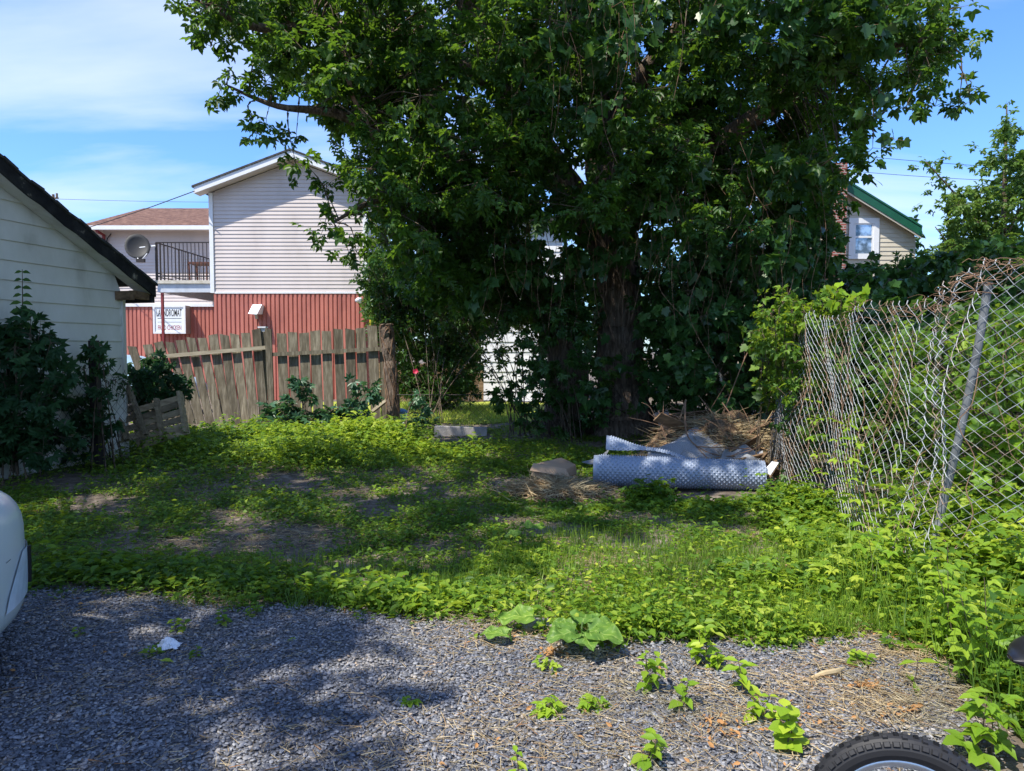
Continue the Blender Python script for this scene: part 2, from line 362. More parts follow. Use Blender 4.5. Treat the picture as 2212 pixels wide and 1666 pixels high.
cl = ramp(wn, wm('ADD', wm('MULTIPLY', n1.outputs['Fac'], .72), wm('MULTIPLY', n2.outputs['Fac'], .4)), [(.53, (0, 0, 0)), (.64, (.4,)*3), (.78, (.8,)*3)])
skyc = mixc(wn, sky.outputs[0], (.46, .69, 1.08), 1.0, 'MULTIPLY')
cloudc = mixc(wn, skyc, (4.5, 4.8, 5.4), cl.outputs[0])
wn.links.new(cloudc, bg.inputs[0])
sun = bpy.data.lights.new('sun', 'SUN'); sun.energy = 4.6; sun.angle = math.radians(.5); sun.color = (1, .94, .82)
so = bpy.data.objects.new('sun', sun); C.objects.link(so); so.rotation_euler = sunv.to_track_quat('Z', 'Y').to_euler()
vs_ = bpy.context.scene.view_settings; vs_.view_transform = 'Standard'; vs_.look = 'None'; vs_.exposure = .74; vs_.gamma = 1
# ------------------------------------------------------------------ ground
EX = [G(px, py) for px, py in ((0, 1300), (60, 1300), (330, 1298), (420, 1318), (520, 1325), (640, 1318), (800, 1338), (900, 1352), (1000, 1358), (1100, 1375), (1200, 1395), (1320, 1425), (1450, 1400), (1600, 1398), (1900, 1385))]
EXx = [p[0] for p in EX]; EXy = [p[1] for p in EX]
def edge(x): return np.interp(x, EXx, EXy)
RX = [G(px, py) for px, py in ((1900, 1385), (2000, 1440), (2080, 1530), (2130, 1640), (2150, 1900))]
def redge(y): return np.interp(-y, [-p[1] for p in RX], [p[0] for p in RX])
def in_gravel(x, y): return (y < edge(x)+.05*np.sin(x*7.3)+.045*np.sin(x*17+1)+.03*np.sin(x*31)) & (x < redge(y))
def ground_sheet():
    def ax(lo, hi, st, far):
        a = np.arange(lo, hi+1e-6, st); k = np.array([1.5, 3, 6, 12, 25, 60, 150, 400, 1200.])*far
        return np.concatenate([lo-k[::-1], a, hi+k])
    X = ax(-14, 14, .25, 1.0); Y = ax(-4, 26, .25, 1.0); xx, yy = np.meshgrid(X, Y); z = hgt(xx, yy)
    z = np.where((abs(xx) > 40) | (abs(yy) > 60), 0, z)
    V = np.stack([xx, yy, z], 2).reshape(-1, 3); nx = len(X); ny = len(Y)
    i, j = np.meshgrid(np.arange(nx-1), np.arange(ny-1)); a = (j*nx+i).ravel()
    f = np.stack([a, a+1, a+nx+1, a+nx], 1)
    me = bpy.data.meshes.new('ground'); me.from_pydata(V.tolist(), [], f.tolist()); me.polygons.foreach_set('use_smooth', np.ones(len(f), bool))
    o = link('ground', me, None, ['soil']); o['kind'] = 'structure'
ground_sheet()
def sheet(name, m, x0, x1, y0, y1, st, keep, dz):
    X = np.arange(x0, x1, st); Y = np.arange(y0, y1, st); xx, yy = np.meshgrid(X, Y); V = np.stack([xx, yy, hgt(xx, yy)+dz], 2).reshape(-1, 3)
    nx = len(X); i, j = np.meshgrid(np.arange(nx-1), np.arange(len(Y)-1)); a = (j*nx+i).ravel()
    ok = keep((xx[:-1, :-1]+st/2).ravel(), (yy[:-1, :-1]+st/2).ravel()); a = a[ok]
    f = np.stack([a, a+1, a+nx+1, a+nx], 1)
    me = bpy.data.meshes.new(name); me.from_pydata(V.tolist(), [], f.tolist())
    o = link(name, me, None, [m]); o['kind'] = 'structure'; return o
sheet('gravel_drive', 'gravelbase', -5, 2.4, -3, 4.6, .06, in_gravel, .012)
M['lawnbase'] = m_noise('lawn', [(.3, (.2, .25, .03)), (.7, (.38, .4, .06))], 8, rough=.95, bs=.5)
sheet('lawn', 'lawnbase', -6, 1.5, 14.9, 21, .5, lambda x, y: x > -99, .02)
# slate chips, really lying there
def chips():
    N = 150000
    x = rng.uniform(-3.6, 2.3, N); y = rng.uniform(2.1, 4.5, N)
    ok = (y < edge(x)+.05+rng.normal(size=N)*.07) & (x < redge(y)+rng.normal(size=N)*.06) & (np.abs(x) < y*.78+.15); x = x[ok]; y = y[ok]; n = len(x)
    b = Batch(); a = rng.uniform(0, 2*math.pi, n); d = np.stack([np.cos(a), np.sin(a), rng.normal(size=n)*.16], 1)
    nn = np.stack([rng.normal(size=n)*.22, rng.normal(size=n)*.22, np.ones(n)], 1)
    s_ = rng.choice([.007, .009, .011, .015], n)*rng.uniform(.75, 1.2, n)*np.where(rng.random(n) < .05, 1.4, 1)
    Fm = frames(d, nn, np.ones(n))*np.stack([s_*rng.uniform(.6, 1.1, n), s_*1.35, s_*rng.uniform(.12, .28, n)], 1)[:, None, :]
    T = np.stack([x, y, hgt(x, y)+.010+rng.uniform(0, .014, n)], 1)
    b.put(T_CHIP[0], T_CHIP[1], Fm, T, rng.random(n))
    o = b.build('gravel_stones', 'stone'); tag(o, 'dark blue grey crushed slate chips covering the driveway in the foreground', 'gravel'); o['kind'] = 'stuff'
chips()
# ------------------------------------------------------------------ buildings
def clap(mb, O, u, n, z0, z1, e, ur, t=.018):
    O = np.array(O, float); u = np.array(u, float); n = np.array(n, float); z = z0
    while z < z1-1e-6:
        zt = min(z+e, z1); a = ur(z); b = ur(zt-1e-4)
        if a[1] > a[0]:
            if b[1] <= b[0]: m_ = (a[0]+a[1])/2; b = (m_, m_)
            P = lambda uu, zz_, o_: O+u*uu+n*o_+np.array([0, 0, zz_])
            mb.rv = random.random()
            mb.quad(P(a[0], z, t), P(a[1], z, t), P(b[1], zt, .003), P(b[0], zt, .003))
            mb.quad(P(a[0], z, -.01), P(a[1], z, -.01), P(a[1], z, t), P(a[0], z, t))
        z += e
def ribs(mb, x0, x1, y, z0, z1, p, d=.03):
    x = x0
    while x < x1:
        mb.rv = random.uniform(.3, .7)
        xs = [x, x+p*.55, x+p*.65, x+p*.9, x+p]; ys = [y-d, y-d, y, y, y-d]
        for i in range(4):
            mb.quad((min(xs[i], x1), ys[i], z0), (min(xs[i+1], x1), ys[i+1], z0), (min(xs[i+1], x1), ys[i+1], z1), (min(xs[i], x1), ys[i], z1))
        x += p
YH = 22.0; XL = W(460, 600, YH)[0]; XR = W(787, 600, YH)[0]; ZR = W(600, 631, YH)[2]
h = thing('house', 'two storey building with pinkish white siding over red ribbed steel and a balcony', 'building', (XL, YH, 0))
A = W(627, 325, YH-.42); E = W(418, 404, YH-.42); slope = (A[2]-E[2])/(A[0]-E[0]); E2 = np.array([2*A[0]-E[0], E[1], E[2]])
FH = .19
def ztop(X): return A[2]-abs(X-A[0])*slope-FH-.02
mb = MB()
def ur(z):
    hw = (A[2]-FH-.02-z)/slope; return (max(0, A[0]-hw-XL), min(XR-XL, A[0]+hw-XL))
clap(mb, (XL, YH, 0), (1, 0, 0), (0, -1, 0), ZR, A[2]-FH, .118, ur, .022)
mb.build('upper_wall', 'siding', h)
mb = MB(); poly = [(XL+.02, YH+.02, 0), (XR-.02, YH+.02, 0), (XR-.02, YH+.02, ztop(XR)), (A[0], YH+.02, ztop(A[0])), (XL+.02, YH+.02, ztop(XL))]
mb.prism(poly, (0, 5, 0)); mb.build('core_wall', 'siding', h)
mb = MB(); ribs(mb, XL+.03, XR, YH, 0, ZR-.02, .137); mb.build('red_cladding', 'red', h)
mb = MB()
for x0 in (XL-.07, XR-.02): mb.box((x0, YH-.05, ZR-.03), (x0+.12, YH+.06, ztop(max(XL, min(XR, x0+.06)))-.01))
mb.box((XL+.06, YH-.045, ZR-.05), (XR-.03, YH-.022, ZR)); mb.build('corner_trim', 'white', h)
mb = MB()
for a, b in ((E, A), (A, E2)):
    mb.prism([a, b, b-[0, 0, FH], a-[0, 0, FH]], (0, .035, 0))
mb.build('fascia', 'white', h)
mb = MB()
for a, b in ((E, A), (A, E2)):
    q = [p-np.array([0, -.036, FH-.03]) for p in (a, b)]
    mb.prism([q[0], q[1], q[1]-[0, 0, .025], q[0]-[0, 0, .025]], (0, .40, 0))
mb.build('soffit', 'siding', h)
mb = MB(); d_ = np.array([0, -.03, .004])
for a, b in ((E+[-.05, 0, -.02], A+[0, 0, 0]), (A, E2+[.05, 0, -.02])):
    mb.prism([a+d_+[0, 0, .055], b+d_+[0, 0, .055], b+d_, a+d_], (0, 5.6, 0))
mb.build('roof', 'darkroof', h)
# dark red set-back side
mb = MB(); y_ = YH+.03
while y_ < YH+5: mb.box((XR-.019, y_, 0), (XR+.02, y_+.08, ZR-.03)); mb.box((XR-.019, y_+.08, 0), (XR-.006, y_+.137, ZR-.03)); y_ += .137
mb.build('side_cladding', 'red', h)
mb = MB(); p = [W(803, 600, 23), W(806, 572, 23), W(868, 588, 23), W(868, 604, 23)]; mb.prism(p, (0, 1.6, 0)); mb.build('annex_roof', 'board', h)
mb = MB(); mb.beam(W(800, 678, 21.8), W(800, 712, 21.8), .05, .05, (0, 1, 0)); mb.build('gas_pipe', m_plain('yellow pipe', (.6, .45, .03)), h)
# rear wing
YW = 26.5; wl = W(200, 600, YW)[0]; wr = XL+.5; z_r = W(300, 657, YW)[2]; z_e = W(300, 489, YW)[2]
mb = MB(); clap(mb, (wl, YW, 0), (1, 0, 0), (0, -1, 0), z_r, z_e, .118, lambda z: (0, wr-wl), .022); mb.build('wing_wall', 'siding', h)
mb = MB(); mb.box((wl+.02, YW+.02, 0), (wr, YW+6, z_e)); mb.build('wing_core', 'siding', h)
mb = MB(); ribs(mb, wl, wr-.1, YW, 0, z_r-.08, .15); mb.build('red_cladding', 'red', h)
mb = MB(); mb.box((wl-.05, YW-.08, z_r-.1), (wr-.1, YW-.03, z_r)); mb.box((wl-.06, YW-.05, z_r), (wl+.05, YW+.05, z_e)); mb.build('wing_trim', 'white', h)
e0 = W(171, 487, YW-.6); e1 = W(520, 487, YW-.6); r0 = W(310, 450, YW+3.4); r1 = W(560, 450, YW+3.4)
mb = MB(); lf = W(175, 487, YW+7)
mb.add([e0, e1, r1, r0, (e0[0], YW+7.4, e0[2])], [(0, 1, 2, 3), (0, 3, 4)]); mb.build('wing_roof', 'shingle', h)
mb = MB(); mb.box((e0[0], e0[1]-.02, e0[2]-.15), (wr-.2, e0[1]+.1, e0[2]-.005)); mb.build('gutter', 'white', h)
mb = MB(); mb.box((e0[0]+.02, e0[1]+.1, e0[2]-.12), (wr, YW+.0, e0[2]-.10)); mb.build('wing_soffit', 'siding', h)
mb = MB(); mb.tube([W(207, 492, YW-.5), W(210, 500, YW-.5), W(224, 508, YW-.12), W(224, 560, YW-.12)], .06, 8)
o = mb.build('downspout', 'darkred', h)
mb = MB(); mb.tube([W(226, 540, YW-.1), W(232, 515, YW-.1), W(240, 505, YW-.1)], .02, 5); mb.tube([W(226, 525, YW-.1), W(216, 515, YW-.1)], .015, 5); mb.build('cable', 'iron', h)
# balcony
yb = 22.45; bz = W(400, 606, yb)[2]; bl = W(338, 600, yb)[0]; rt = W(400, 524, yb)[2]
mb = MB(); mb.box((bl-.05, yb-.05, bz-.10), (XL-.08, YW-.03, bz)); mb.build('balcony_floor', m_noise('weathered cream edge', [(.3, (.4, .37, .3)), (.7, (.6, .57, .5))], 6), h)
mb = MB(); mb.box((bl+.02, yb+.01, bz-.37), (XL-.08, yb+.12, bz-.105)); mb.box((bl+.02, yb+.121, bz-.37), (bl+.14, YW-.04, bz-.105)); mb.build('balcony_beam', m_plain('pale blue grey paint', (.5, .54, .6)), h)
mb = MB()
def rail(p0, p1, n):
    p0 = np.array(p0); p1 = np.array(p1); up = np.array([0, 0, 1.])
    mb.beam(p0+up*(rt-bz), p1+up*(rt-bz), .035, .035); mb.beam(p0+up*.12, p1+up*.12, .025, .025); mb.beam(p0+up*.22, p1+up*.22, .02, .02)
    for i in range(n+1):
        q = p0+(p1-p0)*i/n; w = .04 if i in (0,) else .02
        mb.beam(q+up*.002, q+up*(rt-bz-.018), w, w, (0, 1, 0))
rail((bl, yb, bz), (XL-.12, yb, bz), 15); rail((bl, yb+.06, bz), (bl, YW-.1, bz), 16)
mb.build('balcony_railing', 'iron', h)
mb = MB(); px_ = W(348, 600, yb)[0]; mb.box((px_-.035, yb+.02, 0), (px_+.035, yb+.09, bz-.38)); mb.build('balcony_post', 'darkred', h)
t = thing('table', 'small rusty brown table standing on the balcony behind the railing', 'table', (W(437, 600, 24.3)[0], 24.3, bz))
tz = W(430, 569, 24.3)[2]; x0 = W(416, 569, 24.3)[0]; x1 = W(462, 569, 24.3)[0]
mt = m_plain('rusty table', (.10, .04, .03), .8)
mb = MB(); mb.box((x0, 23.9, tz-.06), (x1, 24.6, tz)); mb.build('tabletop', mt, t)
for a, b in ((x0+.06, 23.96), (x1-.1, 23.96), (x0+.06, 24.54), (x1-.1, 24.54)):
    mb = MB(); mb.beam((a, b, bz+.001), (a-.04 if a < x0+.1 else a, b, tz-.062), .045, .045, (0, 1, 0)); mb.build('leg', mt, t)
# dish
dc = W(297, 533, 22.2); dn = np.array([.42, -.85, .30]); dn /= np.linalg.norm(dn)
t = thing('satellite_dish', 'grey oval satellite dish held out on an arm beside the balcony railing', 'satellite dish', dc)
dx = np.cross(dn, (0, 0, 1)); dx /= np.linalg.norm(dx); dy = np.cross(dx, dn)
vs2 = [dc-dn*.08]; fs2 = []
for k in range(1, 5):
    r = k/4
    for j in range(24): a = 2*math.pi*j/24; vs2.append(dc-dn*(.08-.10*r*r)+dx*math.cos(a)*r*.36+dy*math.sin(a)*r*.42)
for j in range(24): fs2.append((0, 1+j, 1+(j+1) % 24))
for k in range(3):
    for j in range(24): fs2.append((1+k*24+j, 1+(k+1)*24+j, 1+(k+1)*24+(j+1) % 24, 1+k*24+(j+1) % 24))
mb = MB(); mb.add(vs2, fs2); o = mb.build('reflector', 'dish', t, True); s_ = o.modifiers.new('thick', 'SOLIDIFY'); s_.thickness = .015
mb = MB(); mb.tube([dc-dn*.1, np.array([bl, yb-.02, W(337, 532, yb)[2]])], .03, 8); mb.build('arm', 'white', t); mb = MB(); mb.tube([dc-dy*.4+dn*.02, W(303, 566, 21.8), W(318, 548, 21.9)], .018, 6); mb.build('feed_arm', 'white', t)
mb = MB(); c_ = W(304, 563, 21.8); mb.box(c_-[.12, .05, .05], c_+[.12, .05, .05]); mb.build('receiver', 'iron', t)
# sign
ys = YW-.42; a = W(332, 721, ys); b = W(401, 660, ys)
t = thing('sign', 'white lightbox sign reading LAUNDROMAT and FRIED CHICKEN on the red wall', 'sign', a)
mb = MB(); mb.box((a[0], ys, a[2]), (b[0]+.0, ys+.36, b[2])); mb.build('cabinet', m_plain('beige cabinet', (.36, .3, .26)), t)
mb = MB(); f_ = .07
for lo, hi in (((a[0], a[2]), (b[0], a[2]+f_)), ((a[0], b[2]-f_), (b[0], b[2])), ((a[0], a[2]+f_), (a[0]+f_, b[2]-f_)), ((b[0]-f_, a[2]+f_), (b[0], b[2]-f_))):
    mb.box((lo[0], ys-.04, lo[1]), (hi[0], ys-.001, hi[1]))
mb.build('frame', 'white', t)
mb = MB(); mb.box((a[0]+f_, ys-.015, a[2]+f_), (b[0]-f_, ys-.001, b[2]-f_)); face = mb.build('face', 'sign', t)
def text(s, x0, x1, z0, z1, y, m, parent, name='lettering', bold=.02):
    cu = bpy.data.curves.new(name, 'FONT'); cu.body = s; cu.size = 1; cu.offset = bold; cu.resolution_u = 3
    tmp = bpy.data.objects.new('tmp', cu); C.objects.link(tmp); dg = bpy.context.evaluated_depsgraph_get(); dg.update()
    me = bpy.data.meshes.new_from_object(tmp.evaluated_get(dg)); bpy.data.objects.remove(tmp)
    V = np.array([v.co[:] for v in me.vertices]); lo = V.min(0); hi = V.max(0)
    for v in me.vertices:
        c = v.co; v.co = (x0+(c.x-lo[0])/(hi[0]-lo[0])*(x1-x0), y, z0+(c.y-lo[1])/(hi[1]-lo[1])*(z1-z0))
    me.materials.clear(); me.name = name; return link(name, me, parent, [m])
g0 = W(337, 684, ys)[2]; g1 = W(337, 668, ys)[2]
text('LAUNDROMAT', a[0]+.13, b[0]-.14, g0, g1, ys-.018, 'ink', t, bold=.012)
text('FRIED CHICKEN', a[0]+.17, b[0]-.17, W(337, 713, ys)[2], W(337, 703, ys)[2], ys-.018, 'redink', t, bold=.004)
mb = MB(); zl = W(337, 688, ys)[2]; mb.box((a[0]+.16, ys-.019, zl-.008), (b[0]-.16, ys-.016, zl+.008)); zl = W(337, 696, ys)[2]; mb.box((a[0]+.16, ys-.019, zl-.004), (b[0]-.16, ys-.016, zl+.004)); mb.build('rule_line', 'ink', t)
# vent hood, lamp
c0 = W(537, 678, 21.6); c1 = W(558, 657, 21.6)
t = thing('vent_hood', 'white square exhaust hood jutting from the red cladding', 'vent', c0)
mb = MB(); mb.hexa([(c0[0]-.02, 21.60, c0[2]), (c1[0]-.05, 21.60, c0[2]-.02), (c1[0], 21.96, c0[2]), (c0[0]+.05, 21.96, c0[2])], [(c0[0]+.06, 21.78, c1[2]), (c1[0]+.05, 21.78, c1[2]), (c1[0]+.05, 21.96, c1[2]), (c0[0]+.08, 21.96, c1[2])]); mb.build('hood', 'plasticwhite', t, bevel=.008)
mb = MB(); mb.tube([((c0[0]+c1[0])/2, 21.8, c0[2]-.001), ((c0[0]+c1[0])/2, 21.88, c0[2]-.12)], .06, 8); mb.build('duct', 'steel', t)
c0 = W(775, 648, 21.85)
t = thing('wall_lamp', 'tiny cream security light on the right end of the red wall', 'lamp', c0)
mb = MB(); mb.tube([c0+[0, .1, 0], c0+[0, -.05, .0], c0+[-.03, -.1, -.05]], [.04, .07, .08], 10); mb.build('lamp_head', 'plasticwhite', t, True)
mb = MB(); mb.box(c0+[-.06, .095, -.08], c0+[.06, .115, .08]); mb.build('mount', 'plasticwhite', t)
# ---------------- left shed
Wd = np.array([.249, .969, 0]); Wn = np.array([.969, -.249, 0]); K = np.array([-5.50, 10.0, 0])
shed = thing('shed', 'aged white clapboard shed with a sagging peeling black roof edge', 'shed', K)
RZ0 = 2.44; SL = .52
def rk(s): return RZ0+(s)*SL if s < 3.6 else RZ0+3.6*SL-(s-3.6)*SL
mb = MB(); L = 6.5
def ur2(z):
    if z < RZ0-.10+.36*SL: return (0, L)
    k = (z-RZ0+.10)/SL-.36; return (max(0, k), L-k+.2) if k < 3.3 else (1, 0)
clap(mb, K, -Wd, Wn, 0.02, RZ0+1.9, .232, ur2, .026); mb.build('clapboard_wall', 'shedwhite', shed)
mb = MB(); i_ = Wn*-.02; poly = [K+i_, K-Wd*L+i_, K-Wd*L+i_+[0, 0, 2.2], K-Wd*3.25+i_+[0, 0, 3.9], K+i_+[0, 0, 2.2]]
mb.prism(poly, -Wn*5); mb.build('core_wall', 'shedwhite', shed)
mb = MB(); mb.box((0, 0, 0), (.001, .001, .001)) if False else None
mb.beam(K+Wn*.005+Wd*.035+[0, 0, .02], K+Wn*.005+Wd*.035+[0, 0, 2.3], .07, .07, (0, 1, 0)); mb.build('corner_board', 'shedwhite', shed)
R0 = K+Wd*.36+Wn*.30; mb = MB(); N = 24; wv = lambda i: .012*math.sin(i*1.9)+.008*math.sin(i*4.1)
pr = [(R0-Wd*(3.95*i/N), rk(3.95*i/N)+wv(i)*.6) for i in range(N+1)]
for i in range(N):
    a, za = pr[i]; b, zb = pr[i+1]
    mb.hexa([a+[0, 0, za-.155], b+[0, 0, zb-.155], b-Wn*.03+[0, 0, zb-.155], a-Wn*.03+[0, 0, za-.155]], [a+[0, 0, za], b+[0, 0, zb], b-Wn*.03+[0, 0, zb], a-Wn*.03+[0, 0, za]])
mb.build('fascia', 'peel', shed)
mb = MB()
for i in range(N):
    a, za = pr[i]; b, zb = pr[i+1]; o_ = Wn*(.035+.01*math.sin(i*3)); b2 = -Wn*5.5
    mb.hexa([a+o_+[0, 0, za+.003], b+o_+[0, 0, zb+.003], b+b2+[0, 0, zb+.003], a+b2+[0, 0, za+.003]], [a+o_+[0, 0, za+.035], b+o_+[0, 0, zb+.035], b+b2+[0, 0, zb+.035], a+b2+[0, 0, za+.035]])
    m2 = lambda s: K*1+0
ap = pr[-1]; q = ap[0]-Wd*3.9
mb.hexa([ap[0]+[0, 0, ap[1]], q+[0, 0, rk(0)], q-Wn*5.5+[0, 0, rk(0)], ap[0]-Wn*5.5+[0, 0, ap[1]]], [ap[0]+[0, 0, ap[1]+.04], q+[0, 0, rk(0)+.04], q-Wn*5.5+[0, 0, rk(0)+.04], ap[0]-Wn*5.5+[0, 0, ap[1]+.04]])
mb.build('roof', 'darkroof', shed)
mb = MB()   # soffit boards
for i in range(16):
    s0 = .02+i*.24; s1 = s0+.232; a = R0-Wd*s0-Wn*.035; b = R0-Wd*s1-Wn*.035; z_ = -.10-random.uniform(0, .012)
    mb.hexa([a+[0, 0, rk(s0)+z_-.015], b+[0, 0, rk(s1)+z_-.015], b-Wn*.24+[0, 0, rk(s1)+z_-.015], a-Wn*.24+[0, 0, rk(s0)+z_-.015]], [a+[0, 0, rk(s0)+z_], b+[0, 0, rk(s1)+z_], b-Wn*.24+[0, 0, rk(s1)+z_], a-Wn*.24+[0, 0, rk(s0)+z_]])
mb.build('soffit', 'shedwhite', shed)
mb = MB(); mb.beam(K+Wn*.02-Wd*.05+[0, 0, 2.28], K+Wn*.26-Wd*.05+[0, 0, 2.28], .09, .12); mb.beam(K+Wn*.16+Wd*.05+[0, 0, 2.31], K+Wd*.33+Wn*.16+[0, 0, 2.29], .1, .1); mb.build('rafter_tail', 'board', shed)
mb = MB(); mb.beam(K+Wd*.37+Wn*.25+[0, 0, 2.29], K+Wd*.37-Wn*5+[0, 0, 2.29], .03, .17); mb.build('eave_board', 'peel', shed)
# ---------------- right house
Y2 = 22.0; a = W(1640, 497, Y2-.3); b = W(1992, 492, Y2-.3); ap = W(1812, 382, Y2-.3)
h2 = thing('house', 'beige sided house with a green roof edge seen right of the big tree', 'house', (ap[0], Y2, 0))
sl2 = (ap[2]-b[2])/(b[0]-ap[0]); hl = W(1662, 500, Y2)[0]; hr = W(1978, 500, Y2)[0]
mb = MB()
def ur3(z): k = (ap[2]-.2-z)/sl2; return (max(0, ap[0]-k-hl), min(hr-hl, ap[0]+k-hl))
clap(mb, (hl, Y2, 0), (1, 0, 0), (0, -1, 0), 0, ap[2]-.2, .135, ur3, .02); mb.build('siding_wall', 'beige', h2)
mb = MB(); mb.prism([(hl+.02, Y2+.02, 0), (hr-.02, Y2+.02, 0), (hr-.02, Y2+.02, b[2]-.1), (ap[0], Y2+.02, ap[2]-.25), (hl+.02, Y2+.02, b[2]-.1)], (0, 8, 0)); mb.build('core_wall', 'beige', h2)
mb = MB()
for p, q in ((a, ap), (ap, b)): mb.prism([p, q, q-[0, 0, .26], p-[0, 0, .26]], (0, .04, 0)); mb.prism([p+[0, -.02, .004], q+[0, -.02, .004], q+[0, -.02, .06], p+[0, -.02, .06]], (0, 8.5, 0))
mb.build('roof', 'green', h2)
mb = MB()
for p, q in ((a, ap), (ap, b)): mb.prism([p+[0, .045, -.16], q+[0, .045, -.16], q+[0, .045, -.2], p+[0, .045, -.2]], (0, .28, 0)); mb.prism([p+[0, .02, -.262], q+[0, .02, -.262], q+[0, .02, -.32], p+[0, .02, -.32]], (0, .03, 0))
mb.build('soffit', 'beige', h2)
wz1 = W(1865, 472, Y2)[2]; wz0 = W(1865, 560, Y2)[2]; wx0 = W(1832, 500, Y2)[0]; wx1 = W(1897, 500, Y2)[0]
fr = MB(); w_ = .16
for lo, hi in (((wx0, wz0), (wx0+w_, wz1)), ((wx1-w_, wz0), (wx1, wz1)), ((wx0+w_, wz1-w_), (wx1-w_, wz1)), ((wx0+w_, wz0), (wx1-w_, wz0+w_))): fr.box((lo[0], Y2-.07, lo[1]), (hi[0], Y2-.025, hi[1]))
fo = fr.build('window', 'white', h2)
mb = MB(); i0 = wx0+w_; i1 = wx1-w_; j0 = wz0+w_; j1 = wz1-w_; mm = (j0+j1)/2+.05
for lo, hi in (((i0, j0), (i0+.05, j1)), ((i1-.05, j0), (i1, j1)), ((i0+.05, mm-.03), (i1-.05, mm+.03)), ((i0+.05, j1-.04), (i1-.05, j1))): mb.box((lo[0], Y2-.055, lo[1]), (hi[0], Y2-.03, hi[1]))
mb.build('sash', 'white', fo)
mb = MB(); mb.box((i0, Y2-.03, j0), (i1, Y2-.024, j1)); mb.build('pane', 'glass', fo)
mb = MB(); c0 = W(1800, 500, Y2-.6)[0]; c1 = W(1828, 500, Y2-.6)[0]; mb.box((c0, Y2-.6, 0), (c1, Y2-.04, W(1810, 352, Y2-.6)[2])); mb.build('chimney', 'brick', h2)
# ---------------- white outbuilding and brown fence behind the tree
Y3 = 21.5; a = W(1040, 900, Y3); b = W(1215, 480, Y3)
h3 = thing('outbuilding', 'bright white sided building glimpsed through gaps under the tree', 'building', (a[0], Y3, 0))
mb = MB(); clap(mb, (a[0], Y3, 0), (1, 0, 0), (0, -1, 0), 0, b[2], .3, lambda z: (0, b[0]-a[0]), .03); mb.build('siding_wall', 'whitewall', h3)
mb = MB(); mb.box((a[0]+.02, Y3+.02, 0), (b[0]-.02, Y3+5, b[2])); mb.build('core_wall', 'whitewall', h3)
mb = MB(); mb.box((a[0]-.3, Y3-.3, b[2]+.002), (b[0]+.3, Y3+5.3, b[2]+.15)); mb.build('roof', 'darkroof', h3)
t = thing('board_fence', 'dim brown board fence behind the shrub at the end of the lawn', 'fence', W(900, 880, 21))
mb = MB(); x = W(815, 800, 21)[0]
while x < W(1035, 800, 21)[0]:
    mb.rv = random.random(); mb.box((x, 21, 0.01), (x+.14, 21.02, 1.15+random.uniform(-.02, .02))); x += .15
mb.build('boards', 'board', t)
mb = MB(); mb.box((W(815, 800, 21)[0], 21.021, .9), (W(1035, 800, 21)[0], 21.07, .98)); mb.build('rail', 'board', t)
# ---------------- power lines and pole
def wire(p, q, sag, label, r=.014):
    P = [p+(q-p)*k/14+np.array([0, 0, -sag*4*(k/14)*(1-k/14)]) for k in range(15)]
    mb = MB(); mb.tube(P, r, 5); o = mb.build('power_line', 'iron'); tag(o, label, 'cable', 'overhead wires')
wire(W(420, 413, 21.5), W(-300, 560, 40), .8, 'thin cable running from the left eave of the laundromat building down to the left')
wire(W(-200, 415, 70), W(620, 437, 70), .3, 'thin horizontal wire in the sky just above the brown shingle roof', .02)
wire(W(1640, 312, 50), W(2400, 372, 50), .3, 'upper of two thin wires in the sky between the big tree and right hand tree', .018)
wire(W(1640, 350, 50), W(2400, 398, 50), .3, 'lower of two thin wires in the sky above the green roof', .018)
t = thing('utility_pole', 'distant grey utility pole top showing just above the shed roof', 'pole', (W(115, 430, 70)[0], 70, 0))
q = W(115, 420, 70); mb = MB(); mb.tube([(q[0], 70, 0), q], [.16, .12], 10); mb.build('pole', 'bark', t)
mb = MB(); mb.beam(q+[-.5, 0, -.35], q+[.5, 0, -.35], .1, .12); mb.tube([q+[.35, 0, -.3], q+[.35, 0, .1]], .1, 8); mb.build('crossarm', 'bark', t)
# ------------------------------------------------------------------ wooden fence (two panels + posts)
YF = 14.4
def panel(label, tops, shifts, w, railpts, ybot=925):
    t = thing('wooden_fence', label, 'fence', (W(tops[0][0], 900, YF)[0], YF, 0), 'weathered wooden fence panels')
    mb = MB()
    for i, ((px, py), sh) in enumerate(zip(tops, shifts)):
        mb.rv = random.random(); y = YF+(.026 if i % 2 else 0)+random.uniform(-.004, .004)
        tp = W(px+random.uniform(-1, 1), py+random.uniform(-3.5, 3), y); bp = W(px+sh+random.uniform(-2.5, 2.5), ybot+12, y); h_ = w/2*1535**-1*YF*random.uniform(.95, 1.04)
        tl = random.uniform(-.02, .02)
        mb.hexa([(bp[0]-h_, y, bp[2]), (bp[0]+h_, y, bp[2]), (bp[0]+h_, y+.022, bp[2]), (bp[0]-h_, y+.022, bp[2])],
                [(tp[0]-h_, y, tp[2]+tl), (tp[0]+h_, y, tp[2]-tl), (tp[0]+h_, y+.022, tp[2]-tl), (tp[0]-h_, y+.022, tp[2]+tl)])
    mb.build('boards', 'wood', t)
    for p, q, m_ in railpts:
        mb = MB(); mb.beam(W(*p, YF-.035), W(*q, YF-.035), .05, .075); mb.build('rail', m_, t)
    return t
n = 11; tops = [(318+i*23.6, 743-i*2.9) for i in range(n)]; sh = [62-i*4.3 for i in range(n)]
tops = [(283, 750)]+tops; sh = [66]+sh
panel('left fence panel of grey boards leaning over with daylight through the gaps', tops, sh, 18.9, [((330, 772), (574, 751), 'woodlight')])
n = 10; tops = [(607+i*24.6, 723-i*2.1) for i in range(n)]; sh = [10-i*.3 for i in range(n)]
